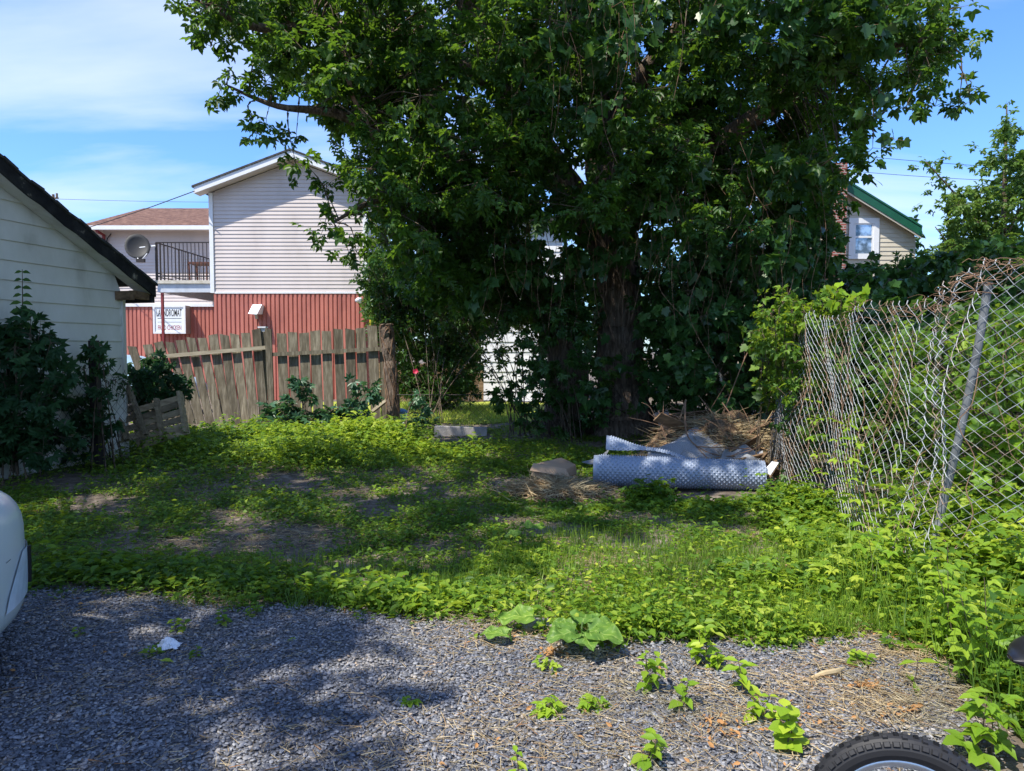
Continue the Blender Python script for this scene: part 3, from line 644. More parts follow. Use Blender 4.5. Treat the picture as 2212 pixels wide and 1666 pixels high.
panel('right fence panel of upright grey boards with a rail across', tops, sh, 20.9, [((590, 766), (838, 753), 'wood')])
t = thing('fence_post', 'wide grey plank post between the two wooden fence panels', 'post', (W(583, 900, YF)[0], YF, 0), 'fence posts')
a = W(577, 711, YF); b = W(596, 925, YF); mb = MB(); mb.rv = .35; mb.hexa([(a[0]+.03, YF-.08, 0), (b[0], YF-.08, 0), (b[0], YF-.03, 0), (a[0]+.03, YF-.03, 0)], [(a[0]-.02, YF-.08, a[2]), (b[0]-.04, YF-.08, a[2]), (b[0]-.04, YF-.03, a[2]), (a[0]-.02, YF-.03, a[2])]); mb.build('post', 'wood', t)
t = thing('fence_post', 'fence post with a small pale cap rising behind the fence middle', 'post', (W(568, 900, YF)[0], YF+.12, 0), 'fence posts')
a = W(568, 709, YF+.12); mb = MB(); mb.rv = .3; mb.box((a[0]-.05, YF+.07, 0), (a[0]+.05, YF+.17, a[2])); mb.build('post', 'wood', t)
mb = MB(); mb.box((a[0]-.08, YF+.04, a[2]+.002), (a[0]+.08, YF+.2, a[2]+.03)); mb.box((a[0]-.055, YF+.065, a[2]-.07), (a[0]+.055, YF+.175, a[2]-.001)); mb.build('post_cap', 'plasticwhite', t)
for p, q, l in (((545, 918), (605, 868), 'loose board propped diagonally against the middle of the wooden fence'), ((800, 893), (842, 860), 'short broken board slanting at the right end of the wooden fence')):
    mb = MB(); mb.beam(W(*p, YF-.35), W(*q, YF-.12), .05, .11, (0, -1, .3)); o = mb.build('loose_board', 'woodlight'); tag(o, l, 'board', 'loose boards at the fence')
# rough bark post wrapped in wire
t = thing('bark_post', 'rough trunk post wrapped with dry vines at the right end of the fence', 'post', W(850, 925, 14.2))
P = spline([W(850, 930, 14.2), W(848, 860, 14.2), (W(842, 780, 14.2)), W(836, 720, 14.2), W(834, 700, 14.2)], 5)
mb = MB(); mb.tube(P, [.12+.012*math.sin(i*1.7) for i in range(len(P))], 14, .12); mb.build('trunk', 'bark', t)
mb = MB()
for k in range(46):
    ph = random.uniform(0, 6.28); i0 = random.randint(0, len(P)-6); tw = random.uniform(-2.2, 2.2); pts = []
    for j in range(6):
        q = P[i0+j]; a_ = ph+tw*j/5; pts.append((q[0]+.135*math.cos(a_), q[1]+.135*math.sin(a_), q[2]))
    mb.tube(pts, .008, 4)
mb.build('dry_vines', 'deadvine', t)
# ------------------------------------------------------------------ chain link
def chain(mb, S, L, H, p=.054, r=.0025, seg=.042, v0=None):
    """zigzag wires on surface S(u, v) with u metres along and v metres up"""
    nw = int(L/p)
    for k in range(nw):
        u0 = (k+.5)*p; pts = []; m_ = int(H(u0)/seg)
        for j in range(m_+1):
            pts.append(S(u0+(p*.5 if (j+k) % 2 else -p*.5)*1.0+random.uniform(-.0015, .0015), j*seg, (.003 if (j % 2) else -.003)))
        mb.tube(pts, r, 4, cap=False)
        for sgn in (1,):  # twisted barb on top
            q = pts[-1]; mb.tube([q, (q[0]+.008, q[1], q[2]+.025)], r*1.3, 4, cap=False)
# plan and top path of the old fence on the right, measured: bottom and top edge differ as it leans
fb = [(3.02, 8.6), (2.92, 7.5), (2.86, 6.6), (2.72, 5.7), (2.60, 5.1), (2.57, 4.95), (2.60, 4.85), (2.54, 4.75), (2.57, 4.65), (2.51, 4.56), (2.54, 4.47), (2.50, 4.38), (2.56, 4.25), (2.85, 3.98), (3.5, 3.75), (4.3, 3.5)]
ft = [(3.35, 8.6, 1.92), (3.05, 7.4, 1.9), (2.98, 6.6, 1.88), (2.90, 5.72, 1.9), (2.93, 5.15, 1.9), (2.88, 4.98, 1.92), (2.96, 4.90, 1.95), (2.88, 4.80, 1.98), (2.96, 4.70, 2.0), (2.88, 4.60, 2.02), (2.96, 4.52, 2.04), (2.89, 4.42, 2.06), (2.95, 4.36, 2.08), (3.22, 4.26, 2.09), (3.9, 4.2, 2.1), (4.6, 4.1, 2.05)]
fbs = spline([(a, b, 0) for a, b in fb], 8); fts = spline(ft, 8)
cum = [0]
for i in range(1, len(fbs)): cum.append(cum[-1]+(np.linalg.norm(fbs[i]-fbs[i-1])+np.linalg.norm(fts[i]-fts[i-1]))/2)
cum = np.array(cum); FB = np.array(fbs); FT = np.array(fts)
def S(u, v, o):
    b = np.array([np.interp(u, cum, FB[:, k]) for k in range(3)]); t_ = np.array([np.interp(u, cum, FT[:, k]) for k in range(3)])
    f = v/t_[2]; p_ = b+(t_-b)*f; w_ = .05*math.sin(u*3.1+v*2.3)*math.sin(math.pi*f)+.02*math.sin(u*9+v*3)*f+.03*math.sin(v*5+u)*math.sin(math.pi*f)
    p_[0] += o+w_; p_[2] -= .04*abs(math.sin(u*2.2))*f; p_[2] += hgt(p_[0], p_[1])*(1-f); return p_
t = thing('chain_link_fence', 'sagging galvanised chain link fence tangled with dead vines on the right', 'fence', (2.6, 4.4, 0))
mb = MB(); chain(mb, S, cum[-1]-.05, lambda u: float(np.interp(u, cum, FT[:, 2]))); mb.build('mesh', 'rustwire', t)
mb = MB(); mb.tube(spline([G(2000, 1290), W(2028, 1130, 4.50), W(2068, 960, 4.47), W(2105, 790, 4.44), W(2128, 660, 4.42), W(2135, 610, 4.42)], 4), .024, 12); mb.build('post', 'oldpost', t)
mb = MB()   # tangled dead stems along the top and through the mesh
for k in range(64):
    u = random.uniform(2.2, cum[-1]-.3); v = float(np.interp(u, cum, FT[:, 2]))+random.uniform(-.13, .02); pts = []
    for j in range(7):
        pts.append(S(max(0, min(cum[-1], u)), v, random.uniform(-.05, .03))); u += random.uniform(-.02, .12)*(1 if k % 2 else -1); v += random.uniform(-.05, .035)
    mb.tube(spline(pts, 3), random.uniform(.0014, .003), 4, cap=False)
for k in range(24):
    u = random.uniform(.8, cum[-1]-.2); v = random.uniform(.05, .9); pts = []
    for j in range(8):
        pts.append(S(max(0, min(cum[-1], u)), max(.02, min(v, float(np.interp(u, cum, FT[:, 2])))), random.uniform(-.03, .02))); u += random.uniform(-.09, .09); v += random.uniform(.06, .22)
    mb.tube(spline(pts, 3), random.uniform(.002, .0035), 4, cap=False)
mb.build('dead_vines', 'deadvine', t)
# low chain link in front of the lawn, and beside the shed
t = thing('chain_link_fence', 'low dark chain link fence in front of the sunlit lawn', 'fence', (-2.4, 14.0, 0))
a = W(858, 900, 14.0)[0]; b = W(1070, 900, 14.0)[0]
mb = MB(); chain(mb, lambda u, v, o: np.array([a+u, 14.0+o, v+.02]), b-a, lambda u: .62, .075, .0035, .07); mb.build('mesh', 'iron', t)
mb = MB(); mb.tube([(a, 14, .65), (b, 14, .65)], .009, 6); mb.build('rail', 'iron', t)
t = thing('chain_link_fence', 'slack wire mesh fence in front of the white shed corner', 'fence', W(190, 990, 8.9))
pa = W(60, 900, 8.3); pb = W(300, 900, 9.6)
mb = MB(); chain(mb, lambda u, v, o: np.array([pa[0]+(pb[0]-pa[0])*u/2.2+o, pa[1]+(pb[1]-pa[1])*u/2.2+.05*math.sin(3*u+v), v]), 2.2, lambda u: 1.38-.14*max(0, u-1.1)+.04*math.sin(u*5), .075, .0028, .065); mb.build('mesh', 'iron', t)
mb = MB(); q = pa+(pb-pa)*.64; mb.tube([(q[0], q[1], 0), (q[0]-.05, q[1], 1.5)], .03, 8); mb.build('post', 'iron', t)
q = W(205, 722, 9.0); mb = MB(); mb.box((q[0]-.09, 9.0, 0.0), (q[0]+.0, 9.09, q[2]-.08)); o = mb.build('wooden_post', 'iron'); tag(o, 'dark square post buried in creeper beside the shed', 'post')
# ------------------------------------------------------------------ pallets
def pallet(c, ax, up, w, h_, n, label):
    c = np.array(c, float); ax = unit(np.array(ax, float)); up = unit(np.array(up, float)); nr = np.cross(ax, up)
    t = thing('pallet', label, 'pallet', c, 'broken pallets beside the fence')
    for s_ in (-.5, 0, .5):
        mb = MB(); mb.rv = random.random(); mb.beam(c+ax*w*s_*.94, c+ax*w*s_*.94+up*h_, .045, .09, nr); mb.build('stringer', 'pallet', t)
    mb = MB()
    for k in range(n):
        mb.rv = random.random(); o_ = up*(h_*(k+.3)/n); j_ = up*random.uniform(-.03, .03)
        mb.beam(c-ax*w/2+o_+nr*-.055+j_, c+ax*w/2+o_+nr*-.055-j_, .022, .09, up)
    mb.build('slats', 'pallet', t)
pallet(W(352, 950, 10.1), (.95, .0, .30), (-.25, .25, .9), .74, .62, 6, 'broken wooden pallet tilted against the creeper, right one of the two')
pallet(W(275, 950, 9.9), (.9, .1, .25), (-.42, .2, .9), .55, .9, 7, 'broken wooden pallet leaning behind, left one of the two')
# ------------------------------------------------------------------ grey slab by the tree
a = W(938, 950, 12.4); b = W(1052, 921, 12.4)
mb = MB(); mb.hexa([(a[0], 12.4, -.02), (b[0], 12.4, -.02), (b[0], 12.55, -.02), (a[0], 12.55, -.02)], [(a[0], 12.41, b[2]), (b[0], 12.41, b[2]-.03), (b[0], 12.55, b[2]-.03), (a[0], 12.55, b[2])])
o = mb.build('concrete_slab', 'concrete', bevel=.01); tag(o, 'long grey concrete slab standing on edge left of the big trunk', 'slab')
# ------------------------------------------------------------------ dimpled drainage membrane
def dimpled(mb, Sf, U, V, pitch=.037, d=.016, edge=.05):
    """Sf(u,v)->(point, normal); studs are real little bumps, plain border at u<edge"""
    res = pitch/6.0; nu = int(U/res); nv = int(V/res); vs = []
    for i in range(nu+1):
        for j in range(nv+1):
            u = U*i/nu; v = V*j/nv; p, n_ = Sf(u, v)
            pp = pitch*1.42; b = 0 if u < edge else (max(0, math.cos(2*math.pi*(u+v)/pp))*max(0, math.cos(2*math.pi*(u-v)/pp)))**.6*d
            vs.append(np.array(p)+np.array(n_)*b)
    fs = [(i*(nv+1)+j, (i+1)*(nv+1)+j, (i+1)*(nv+1)+j+1, i*(nv+1)+j+1) for i in range(nu) for j in range(nv)]
    mb.add(vs, fs)
RA = W(1283, 1012, 7.75); RBp = W(1650, 1029, 7.45); r_ = .162
RA = np.array([RA[0], RA[1], .21]); RBp = np.array([RBp[0], RBp[1], .195])
ax_ = unit(RBp-RA); LR = np.linalg.norm(RBp-RA); e1_ = unit(np.cross(ax_, [0, 0, 1.])); e2_ = np.cross(e1_, ax_)
t = thing('plastic_roll', 'blue grey roll of dimpled drainage membrane lying on the grass', 'roll', RA)
def Sroll(u, v):
    a = -v/r_+math.pi*.9; rr = r_*(1+.03*math.sin(u*2.1+1))+v*.012
    n_ = e1_*math.cos(a)+e2_*math.sin(a)*.93; return RA+ax_*u+n_*rr, n_
mb = MB(); dimpled(mb, Sroll, LR, 2*math.pi*r_*1.02); mb.build('outer_layer', 'membrane', t, True)
mb = MB()
for lay in range(4):
    def Sin(u, v, q=r_*(.9-.13*lay)):
        a = v/q; n_ = e1_*math.cos(a)+e2_*math.sin(a)*.93; return RA+ax_*(u+.004*lay)+n_*(q-.010*v/q/6.28), n_
    n_u = 3; vs = []; 
    for i in range(4):
        for j in range(33): p, _ = Sin(LR*i/3, 2*math.pi*r_*(.9-.13*lay)*j/32); vs.append(p)
    mb.add(vs, [(i*33+j, i*33+j+1, (i+1)*33+j+1, (i+1)*33+j) for i in range(3) for j in range(32)])
mb.build('inner_layers', 'membrane', t, True)
def Sflap(u, v):
    f = u/.88; a = 2.75-v/.34*2.1*(1-.35*f); rr = .12*(1-f)+.03
    base = RA+ax_*(.13+u)+e2_*(.12+.03*(1-f))+e1_*(-.08)
    n_ = e1_*math.cos(a)+e2_*math.sin(a); return base+n_*rr*np.array([1, 1, 1.0])+e2_*(.06*(1-f)+.012*math.sin(u*9+v*8)), n_
mb = MB(); dimpled(mb, Sflap, .85, .42, .037, .014, .04); o = mb.build('curled_flap', 'membrane', t, True)
mb = MB(); p0 = W(1256, 999, 7.9); mb.add([W(1256, 998, 7.9), W(1275, 1003, 7.75), W(1300, 1000, 7.7), W(1318, 968, 7.9), W(1308, 985, 8.0)], [(0, 1, 2, 3, 4)]); o = mb.build('torn_corner', 'membrane_pale', t); s_ = o.modifiers.new('t', 'SOLIDIFY'); s_.thickness = .004
t = thing('plastic_sheet', 'pale grey flat dimpled membrane sheet spread over the rubble heap', 'sheet', W(1500, 990, 8.6))
q0, q1, q2, q3 = W(1395, 1000, 8.2), W(1618, 1012, 8.1), W(1530, 920, 9.2), W(1402, 968, 8.8)
def Ssheet(u, v):
    f = u/1.1; g = v/1.3; a = q0+(q1-q0)*f; b = q3+(q2-q3)*f; p = a+(b-a)*g; p = p+np.array([0, 0, .05*math.sin(f*6)*math.sin(g*5)+.1*math.sin(math.pi*f)*math.sin(math.pi*g)])
    n_ = np.array([0, -.4, .9]); return p, n_
mb = MB(); dimpled(mb, Ssheet, 1.1, 1.3, .036, .012, 0); mb.build('sheet', 'membrane_pale', t, True)
# ------------------------------------------------------------------ cardboard box, collapsed
c = W(1150, 1028, 8.0)
t = thing('cardboard_box', 'crushed brown cardboard box lying on the grass left of the roll', 'box', c)
P8 = [W(1146, 1030, 7.8), W(1225, 1031, 7.8), W(1247, 1026, 8.1), W(1168, 1024, 8.35)]
T8 = [W(1152, 1006, 7.85)+[0, 0, .02], W(1222, 1014, 7.85), W(1244, 1003, 8.15), W(1212, 988, 8.35)]
def subd(a, b, k): return [a+(b-a)*i/k for i in range(k)]
mb = MB(); mb.hexa([P8[0], P8[1], P8[2], P8[3]], [T8[0], T8[1], T8[2], T8[3]]); o = mb.build('box', 'card', t); bv = o.modifiers.new('b', 'BEVEL'); bv.width = .008
mb = MB(); mb.prism([T8[0]+[.0, -.005, .004], T8[1]+[0, -.005, .004], T8[1]+[.04, -.1, -.07], T8[0]+[-.04, -.10, -.06]], (0, .004, .004)); mb.build('flap', 'card', t)
mb = MB()
for k, f in enumerate((.4,)):
    p = T8[3]+(T8[1]-T8[3])*f; q = T8[3]+(T8[2]-T8[3])*.1+(T8[1]-T8[3])*f*.7
    mb.quad(p+[0, 0, .012], p+[.09, .01, .012], p+[.10, .03, .012], p+[.01, .02, .012])
mb.build('print_mark', 'board', t)
# ------------------------------------------------------------------ rubble heap of boards, straw and twigs
def mound(name, c, rx, ry, h_, m_, label, cat):
    vs = []; fs = []; n_ = 26
    for i in range(n_+1):
        for j in range(n_+1):
            x = -1+2*i/n_; y = -1+2*j/n_; rr = min(1, math.hypot(x, y)); z = h_*(1-rr*rr)*(1+.3*math.sin(x*7+y*3)*math.cos(y*8))-.03
            vs.append((c[0]+x*rx, c[1]+y*ry, z))
    for i in range(n_):
        for j in range(n_): fs.append((i*(n_+1)+j, (i+1)*(n_+1)+j, (i+1)*(n_+1)+j+1, i*(n_+1)+j+1))
    mb = MB(); mb.add(vs, fs); o = mb.build(name, m_, None, True); return tag(o, label, cat)
hc = G(1560, 985); hc[1] = 9.3; hc[0] = 2.7
M['litter'] = m_noise('leaf litter', [(.3, (.05, .032, .02)), (.5, (.14, .09, .055)), (.7, (.3, .2, .12))], 14, rough=.95, bs=.9, bd=.04, bscale=40)
o = mound('debris_heap', hc, 1.2, 1.05, .62, 'litter', 'brown heap of soil and yard waste behind the rolled membrane', 'heap')
def heapz(x, y):
    rr = min(1, math.hypot((x-hc[0])/1.15, (y-hc[1])/1.0)); return max(0, .60*(1-rr*rr))
bl = [((1420, 962), (1448, 905), 9.2, 'wide reddish board poking up at the left end of the heap'), ((1400, 935), (1500, 918), 9.6, 'dark plank lying along the top back of the heap'), ((1500, 915), (1610, 930), 9.5, 'long brown plank at the back of the heap behind the pale sheet'),
      ((1560, 960), (1625, 925), 9.0, 'orange brown board slanting in the sunlit straw'), ((1535, 955), (1580, 930), 9.1, 'short board sticking out right of the pale sheet'), ((1628, 1010), (1650, 985), 8.0, 'broken lath stub above the right end of the roll'),
      ((1655, 1040), (1672, 1000), 7.5, 'splintered board end right of the roll'), ((1648, 1055), (1668, 1020), 7.4, 'thin pale lath leaning beside the roll end'), ((1640, 1000), (1690, 1030), 7.7, 'dark plank at the foot of the fence right of the roll'), ((1455, 900), (1540, 890), 9.8, 'weathered plank farthest back on the heap under the vines')]
for i, (p, q, y, l) in enumerate(bl):
    mb = MB(); mb.rv = random.random(); a = W(*p, y); b = W(*q, y+.25); a[2] = max(.03, a[2]); mb.beam(a, b, .02 if i not in (0,) else .14, .11 if i not in (0,) else .025, (0.2, -.7, .7)); o = mb.build('scrap_board', 'board'); tag(o, l, 'board', 'scrap boards in the heap')
for p, q, y0, w_, l in (((1560, 990), (1640, 945), 8.4, .14, 'broad cracked board on the front of the heap above the roll'), ((1590, 1000), (1655, 985), 8.1, .12, 'lighter board end lying over the right part of the heap'), ((1420, 900), (1500, 935), 9.0, .16, 'thick plank sloping down toward the pale sheet'), ((1610, 940), (1668, 915), 8.8, .1, 'narrow board lying on the straw by the fence'), ((1465, 915), (1480, 868), 9.3, .12, 'upright broken board end at the back of the heap')):
    mb = MB(); mb.rv = random.uniform(.5, 1); mb.beam(W(*p, y0), W(*q, y0+.2), .02, w_, (0.1, -.6, .7)); o = mb.build('scrap_board', 'board'); tag(o, l, 'board', 'scrap boards in the heap')
t = thing('plastic_sheet', 'grey crumpled piece of sheeting lying low on the right of the heap', 'sheet', W(1600, 1010, 8.0))
q0, q1, q2, q3 = W(1540, 1012, 8.0), W(1640, 1015, 7.95), W(1648, 975, 8.3), W(1575, 965, 8.5)
mb = MB(); vs = []; fs = []
for i in range(13):
    for j in range(13):
        f = i/12; g = j/12; p = (q0*(1-f)+q1*f)*(1-g)+(q3*(1-f)+q2*f)*g; vs.append(p+[0, 0, .035*math.sin(f*9+g*4)+.03*math.sin(g*11-f*5)+random.uniform(-.006, .006)])
for i in range(12):
    for j in range(12): fs.append((i*13+j, i*13+13+j, i*13+14+j, i*13+1+j))
mb.add(vs, fs); mb.build('sheet', 'membrane_pale', t)
a = W(1648, 1018, 7.35); mb = MB(); mb.prism([W(1650, 1018, 7.35), W(1668, 998, 7.4), W(1682, 1000, 7.4), W(1664, 1027, 7.35)], (0, .006, .004)); o = mb.build('plastic_scrap', 'plasticwhite'); tag(o, 'torn white plastic scrap at the right end of the roll', 'scrap')
b = Batch()
def sticks(b, cx, cy, sx, sy, n_, L0, L1, r0, zf, tilt=.25):
    x = rng.normal(cx, sx, n_); y = rng.normal(cy, sy, n_); a = rng.uniform(0, 6.28, n_); L = rng.uniform(L0, L1, n_)
    z = np.array([zf(p, q) for p, q in zip(x, y)])+rng.uniform(.01, .05, n_)
    p0 = np.stack([x, y, z], 1); d = np.stack([np.cos(a), np.sin(a), rng.normal(size=n_)*tilt], 1)*L[:, None]
    twigs(b, p0, p0+d, rng.uniform(.6, 1.3, n_)*r0)
sticks(b, 3.05, 9.1, .36, .36, 3600, .08, .26, .005, heapz)
sticks(b, 2.2, 8.35, .35, .25, 900, .05, .18, .003, lambda x, y: .2+heapz(x, y)*.3)
sticks(b, 2.7, 9.0, .6, .4, 1200, .1, .4, .006, heapz)
o = b.build('dry_straw', 'straw'); tag(o, 'tan dry straw and stalks strewn over the debris heap', 'straw'); o['kind'] = 'stuff'
mc = G(1200, 1066); 
o = mound('straw_mound', mc, .62, .42, .09, 'litter', 'low mound of dead grass in front of the cardboard box', 'mound')
b = Batch(); sticks(b, mc[0], mc[1], .27, .17, 3200, .06, .22, .0042, lambda x, y: .09*max(0, 1-((x-mc[0])/.6)**2-((y-mc[1])/.42)**2))
o = b.build('dead_grass', 'straw'); tag(o, 'matted tan dead grass on the low mound before the cardboard box', 'dead grass'); o['kind'] = 'stuff'
def branch(pts, r, label, name='dead_branch', subs=5, m_='deadvine', parent_group='dead branches'):
    mb = MB(); P = spline(pts, 6); mb.tube(P, [r*(1-.75*i/len(P)) for i in range(len(P))], 5)
    for k in range(subs):
        i = random.randint(len(P)//4, len(P)-2); d = (P[i+1]-P[i]); d = unit(d)+rng.normal(size=3)*.6; L = random.uniform(.12, .4)
        mb.tube(spline([P[i], P[i]+d*L*.5, P[i]+d*L+rng.normal(size=3)*.04], 3), [r*.45]*6+[r*.2], 4)
    o = mb.build(name, m_); tag(o, label, 'branch', parent_group)
branch([W(1480, 870, 9.0), W(1482, 930, 8.7), W(1500, 960, 8.5), W(1545, 985, 8.4)], .014, 'curved pale branch standing up from the heap by the sheet')
branch([W(1445, 895, 9.1), W(1480, 905, 9.0), W(1496, 912, 9)], .009, 'short forked stick at the top left of the heap', subs=1)
branch([W(1560, 870, 9.2), W(1600, 925, 9.0), W(1630, 960, 8.8)], .010, 'thin bent branch over the sunlit straw')
branch([W(1520, 1000, 8.2), W(1580, 985, 8.3), W(1640, 1000, 8.3)], .009, 'brown twig bundle lying on the pale sheet', subs=10)
branch([W(1640, 700, 9.0), W(1700, 640, 9.2), W(1715, 590, 9.4)], .008, 'reddish bare cane crossing the vines left of the chain link fence', subs=3)
branch([W(1560, 900, 9.3), W(1620, 750, 9.4), W(1690, 640, 9.3)], .008, 'long bare cane leaning up through the dark vines', subs=4)
for k, (p, q, y0, l) in enumerate((((1420, 930), (1560, 900), 9.3, 'grey lath crossing the back of the heap'), ((1570, 935), (1690, 900), 9.2, 'thin bare stick pointing right over the straw'), ((1590, 980), (1640, 905), 8.7, 'upright twig in front of the straw'), ((1440, 950), (1400, 890), 9.0, 'stick poking up at the left of the heap'), ((1600, 1000), (1560, 930), 8.4, 'thin twig leaning on the pale sheet'), ((1535, 925), (1450, 880), 9.4, 'long crooked twig at the top of the heap'))):
    a = W(*p, y0); b_ = W(*q, y0+.1); branch([a, (a+b_)/2+[.03, 0, .03], b_], .010, l, subs=4)
# pieces on the ground
o = None
q = G(1788, 1466); mb = MB(); mb.tube([q+[-.085, -.02, .016], q+[-.02, 0, .024], q+[.04, .02, .024], q+[.1, .05, .03]], [.004, .012, .013, .004], 7, .15); o = mb.build('bark_stick', 'straw'); tag(o, 'short tan piece of stick lying on the gravel near the bicycle', 'stick')
q = G(364, 1408); mb = MB()
vs = []; fs = []
for i in range(9):
    for j in range(9):
        x = (i-4)/4; y = (j-4)/4; vs.append((q[0]+x*.05*(1+.2*math.sin(j*2)), q[1]+y*.035*(1+.2*math.cos(i*2)), .02+.045*max(0, 1-x*x-y*y)+random.uniform(0, .018)))
for i in range(8):
    for j in range(8): fs.append((i*9+j, i*9+9+j, i*9+10+j, i*9+1+j))
mb.add(vs, fs); o = mb.build('crumpled_paper', 'plasticwhite'); tag(o, 'crumpled white wrapper on the gravel in front of the car', 'litter')
q = G(1158, 1362); mb = MB(); mb.hexa([q+[-.07, -.05, .01], q+[.1, -.05, .01], q+[.13, .06, .01], q+[-.09, .07, .01]], [q+[-.06, -.035, .045], q+[.09, -.04, .04], q+[.11, .05, .05], q+[-.08, .06, .055]]); o = mb.build('flat_stone', 'stone', bevel=.01); tag(o, 'flat dark grey stone beside the large burdock leaf', 'stone')
q = G(1330, 1030)
mb = MB(); q = W(336, 884, 13.9)
c = W(344, 1000, 1)
# small blue bin lid glimpsed by the fence end
c = W(866, 888, 14.9); mb = MB(); mb.tube([(c[0], 14.9, c[2]-.05), (c[0], 14.9, c[2]), (c[0], 14.9, c[2]+.05)], [.17, .16, .05], 14); o = mb.build('blue_bowl', m_plain('blue plastic', (.12, .3, .5), .4), None, True); tag(o, 'small light blue plastic bowl behind the bark covered post', 'bowl')
# ------------------------------------------------------------------ bicycle (lies out of frame to the right, front wheel and grip show)
hub = np.array([1.04, 1.83, .245]); yaw = math.radians(-14); bd = np.array([math.cos(yaw), math.sin(yaw), 0]); bn = np.array([-math.sin(yaw), math.cos(yaw), 0])
t = thing('bicycle', 'small mountain bicycle, only its knobby rear tyre and the back of its saddle in view', 'bicycle', (hub[0], hub[1], 0))
fd = unit(bd*math.cos(math.radians(-4))+bn*math.sin(math.radians(-4)))   # wheel direction
up = np.array([0, 0, 1.])
def wheel(c, dirv, wr=.243):
    nr = np.cross(dirv, up); tr = .033; R = wr-tr
    w_ = MB(); Pn = 96; m_ = 14; vs = []; fs = []
    for i in range(Pn):
        a = 2*math.pi*i/Pn; rad = dirv*math.cos(a)+up*math.sin(a)
        for j in range(m_): b = 2*math.pi*j/m_; vs.append(c+rad*(R+tr*math.cos(b))+nr*tr*math.sin(b))
    for i in range(Pn):
        for j in range(m_): fs.append((i*m_+j, ((i+1) % Pn)*m_+j, ((i+1) % Pn)*m_+(j+1) % m_, i*m_+(j+1) % m_))
    w_.add(vs, fs)
    nk = 64
    for i in range(nk):
        a = 2*math.pi*(i)/nk
        for b, sz in ((0 if i % 2 else .35, .007), (-.35 if i % 2 == 0 else .0, .007), (.95, .009), (-.95, .009)):
            a2 = a+(.02 if b > 0 else 0); rad = dirv*math.cos(a2)+up*math.sin(a2); tg = -dirv*math.sin(a2)+up*math.cos(a2); o_ = rad*math.cos(b)+nr*math.sin(b); s2 = np.cross(o_, tg)
            p = c+rad*R+o_*tr*.97; w_.hexa([p+tg*x*sz+s2*y*sz*.8 for x, y in ((-1, -1), (1, -1), (1, 1), (-1, 1))], [p+o_*.006+tg*x*sz*.75+s2*y*sz*.6 for x, y in ((-1, -1), (1, -1), (1, 1), (-1, 1))])
    wh = MB(); wh.tube([c-nr*.045, c-nr*.02, c+nr*.02, c+nr*.045], [.012, .022, .022, .012], 12); wo = wh.build('wheel', 'rim', t, True)
    w_.build('tyre', 'rubber', wo)
    r2 = MB(); vs = []; fs = []; prof = [(R-tr*.75, .014), (R-tr*.75, -.014), (R-tr*1.5, -.012), (R-tr*1.6, 0), (R-tr*1.5, .012)]
    for i in range(Pn):
        a = 2*math.pi*i/Pn; rad = dirv*math.cos(a)+up*math.sin(a)
        for pr_, pn in prof: vs.append(c+rad*pr_+nr*pn)
    for i in range(Pn):
        for j in range(5): fs.append((i*5+j, ((i+1) % Pn)*5+j, ((i+1) % Pn)*5+(j+1) % 5, i*5+(j+1) % 5))
    r2.add(vs, fs); r2.build('rim', 'rim', wo, True)
    s2 = MB()
    for i in range(28):
        a = 2*math.pi*i/28; b = a+(.9 if i % 2 else -.9); sgn = 1 if (i//2) % 2 else -1
        s2.tube([c+(dirv*math.cos(b)+up*math.sin(b))*.02+nr*.018*sgn, c+(dirv*math.cos(a)+up*math.sin(a))*(R-tr*1.55)], .0011, 4)
    s2.build('spokes', 'steel', wo)
front = hub+bd*.88; wheel(hub, fd); wheel(front, bd)
hn = np.cross(bd, up); head = front-bd*.17+up*.33; frm = m_plain('dark frame paint', (.05, .06, .09), .3)
mb = MB()
for s_ in (-.05, .05): mb.tube([front+hn*s_, front+hn*s_*1.1-bd*.04+up*.12, head+hn*s_*.9-up*.05], .013, 10)
mb.tube([head-hn*.05-up*.05, head+hn*.05-up*.05], .015, 8); mb.tube([head-up*.05, head-bd*.03+up*.16], .015, 10); mb.build('fork', frm, t, True)
bb = hub+bd*.40+up*.0; seat = hub+bd*.42+up*.25; mb = MB(); mb.tube([head+up*.07, seat-up*.04], .016, 10); mb.tube([head-up*.01, bb], .019, 10); mb.tube([bb, seat], .015, 10)
for s_ in (-.05, .05): mb.tube([seat-up*.03, hub+hn*s_], .008, 8); mb.tube([bb, hub+hn*s_], .009, 8)
mb.build('frame', frm, t, True)
st = head-bd*.03+up*.2; gr = st+hn*.28+up*.1-bd*.05; ot = st-hn*.28+up*.1-bd*.05
mb = MB(); mb.tube([st-up*.05, st], .014, 8)
mb.tube(spline([ot, ot*.6+st*.4, st-hn*.06, st+hn*.06, gr*.6+st*.4, gr], 4), .011, 10); mb.build('handlebar', 'black', t, True)
for e_ in (gr, ot):
    d_ = unit(st-e_); mb = MB(); mb.tube([e_-d_*.012, e_-d_*.008, e_, e_+d_*.01, e_+d_*.012, e_+d_*.11], [.006, .018, .022, .022, .0165, .0165], 14); mb.build('grip', 'rubber', t, True)
mb = MB(); mb.tube([seat-up*.02, seat+up*.30], .012, 8); mb.build('seat_post', 'steel', t)
sb = W(2182, 1422, 1.66); tip = seat+bd*.10+up*.33; sb_ = np.array([sb[0], sb[1], sb[2]]); vs = []; fs = []; n_ = 16; m_ = 14
for i in range(n_+1):
    u = i/n_; c_ = sb_+(tip-sb_)*u; e_ = math.sin(math.pi*min(1, u*3.2+.02)/2)**.5 if u < .32 else 1; w_ = (.085*(1-u)**1.3+.022)*e_; hh = (.036-.012*u)*e_*(1 if u < .92 else .6)
    for j in range(m_): a = 2*math.pi*j/m_; vs.append(c_+hn*w_*math.cos(a)+up*hh*math.sin(a)*(1 if math.sin(a) > 0 else .8))
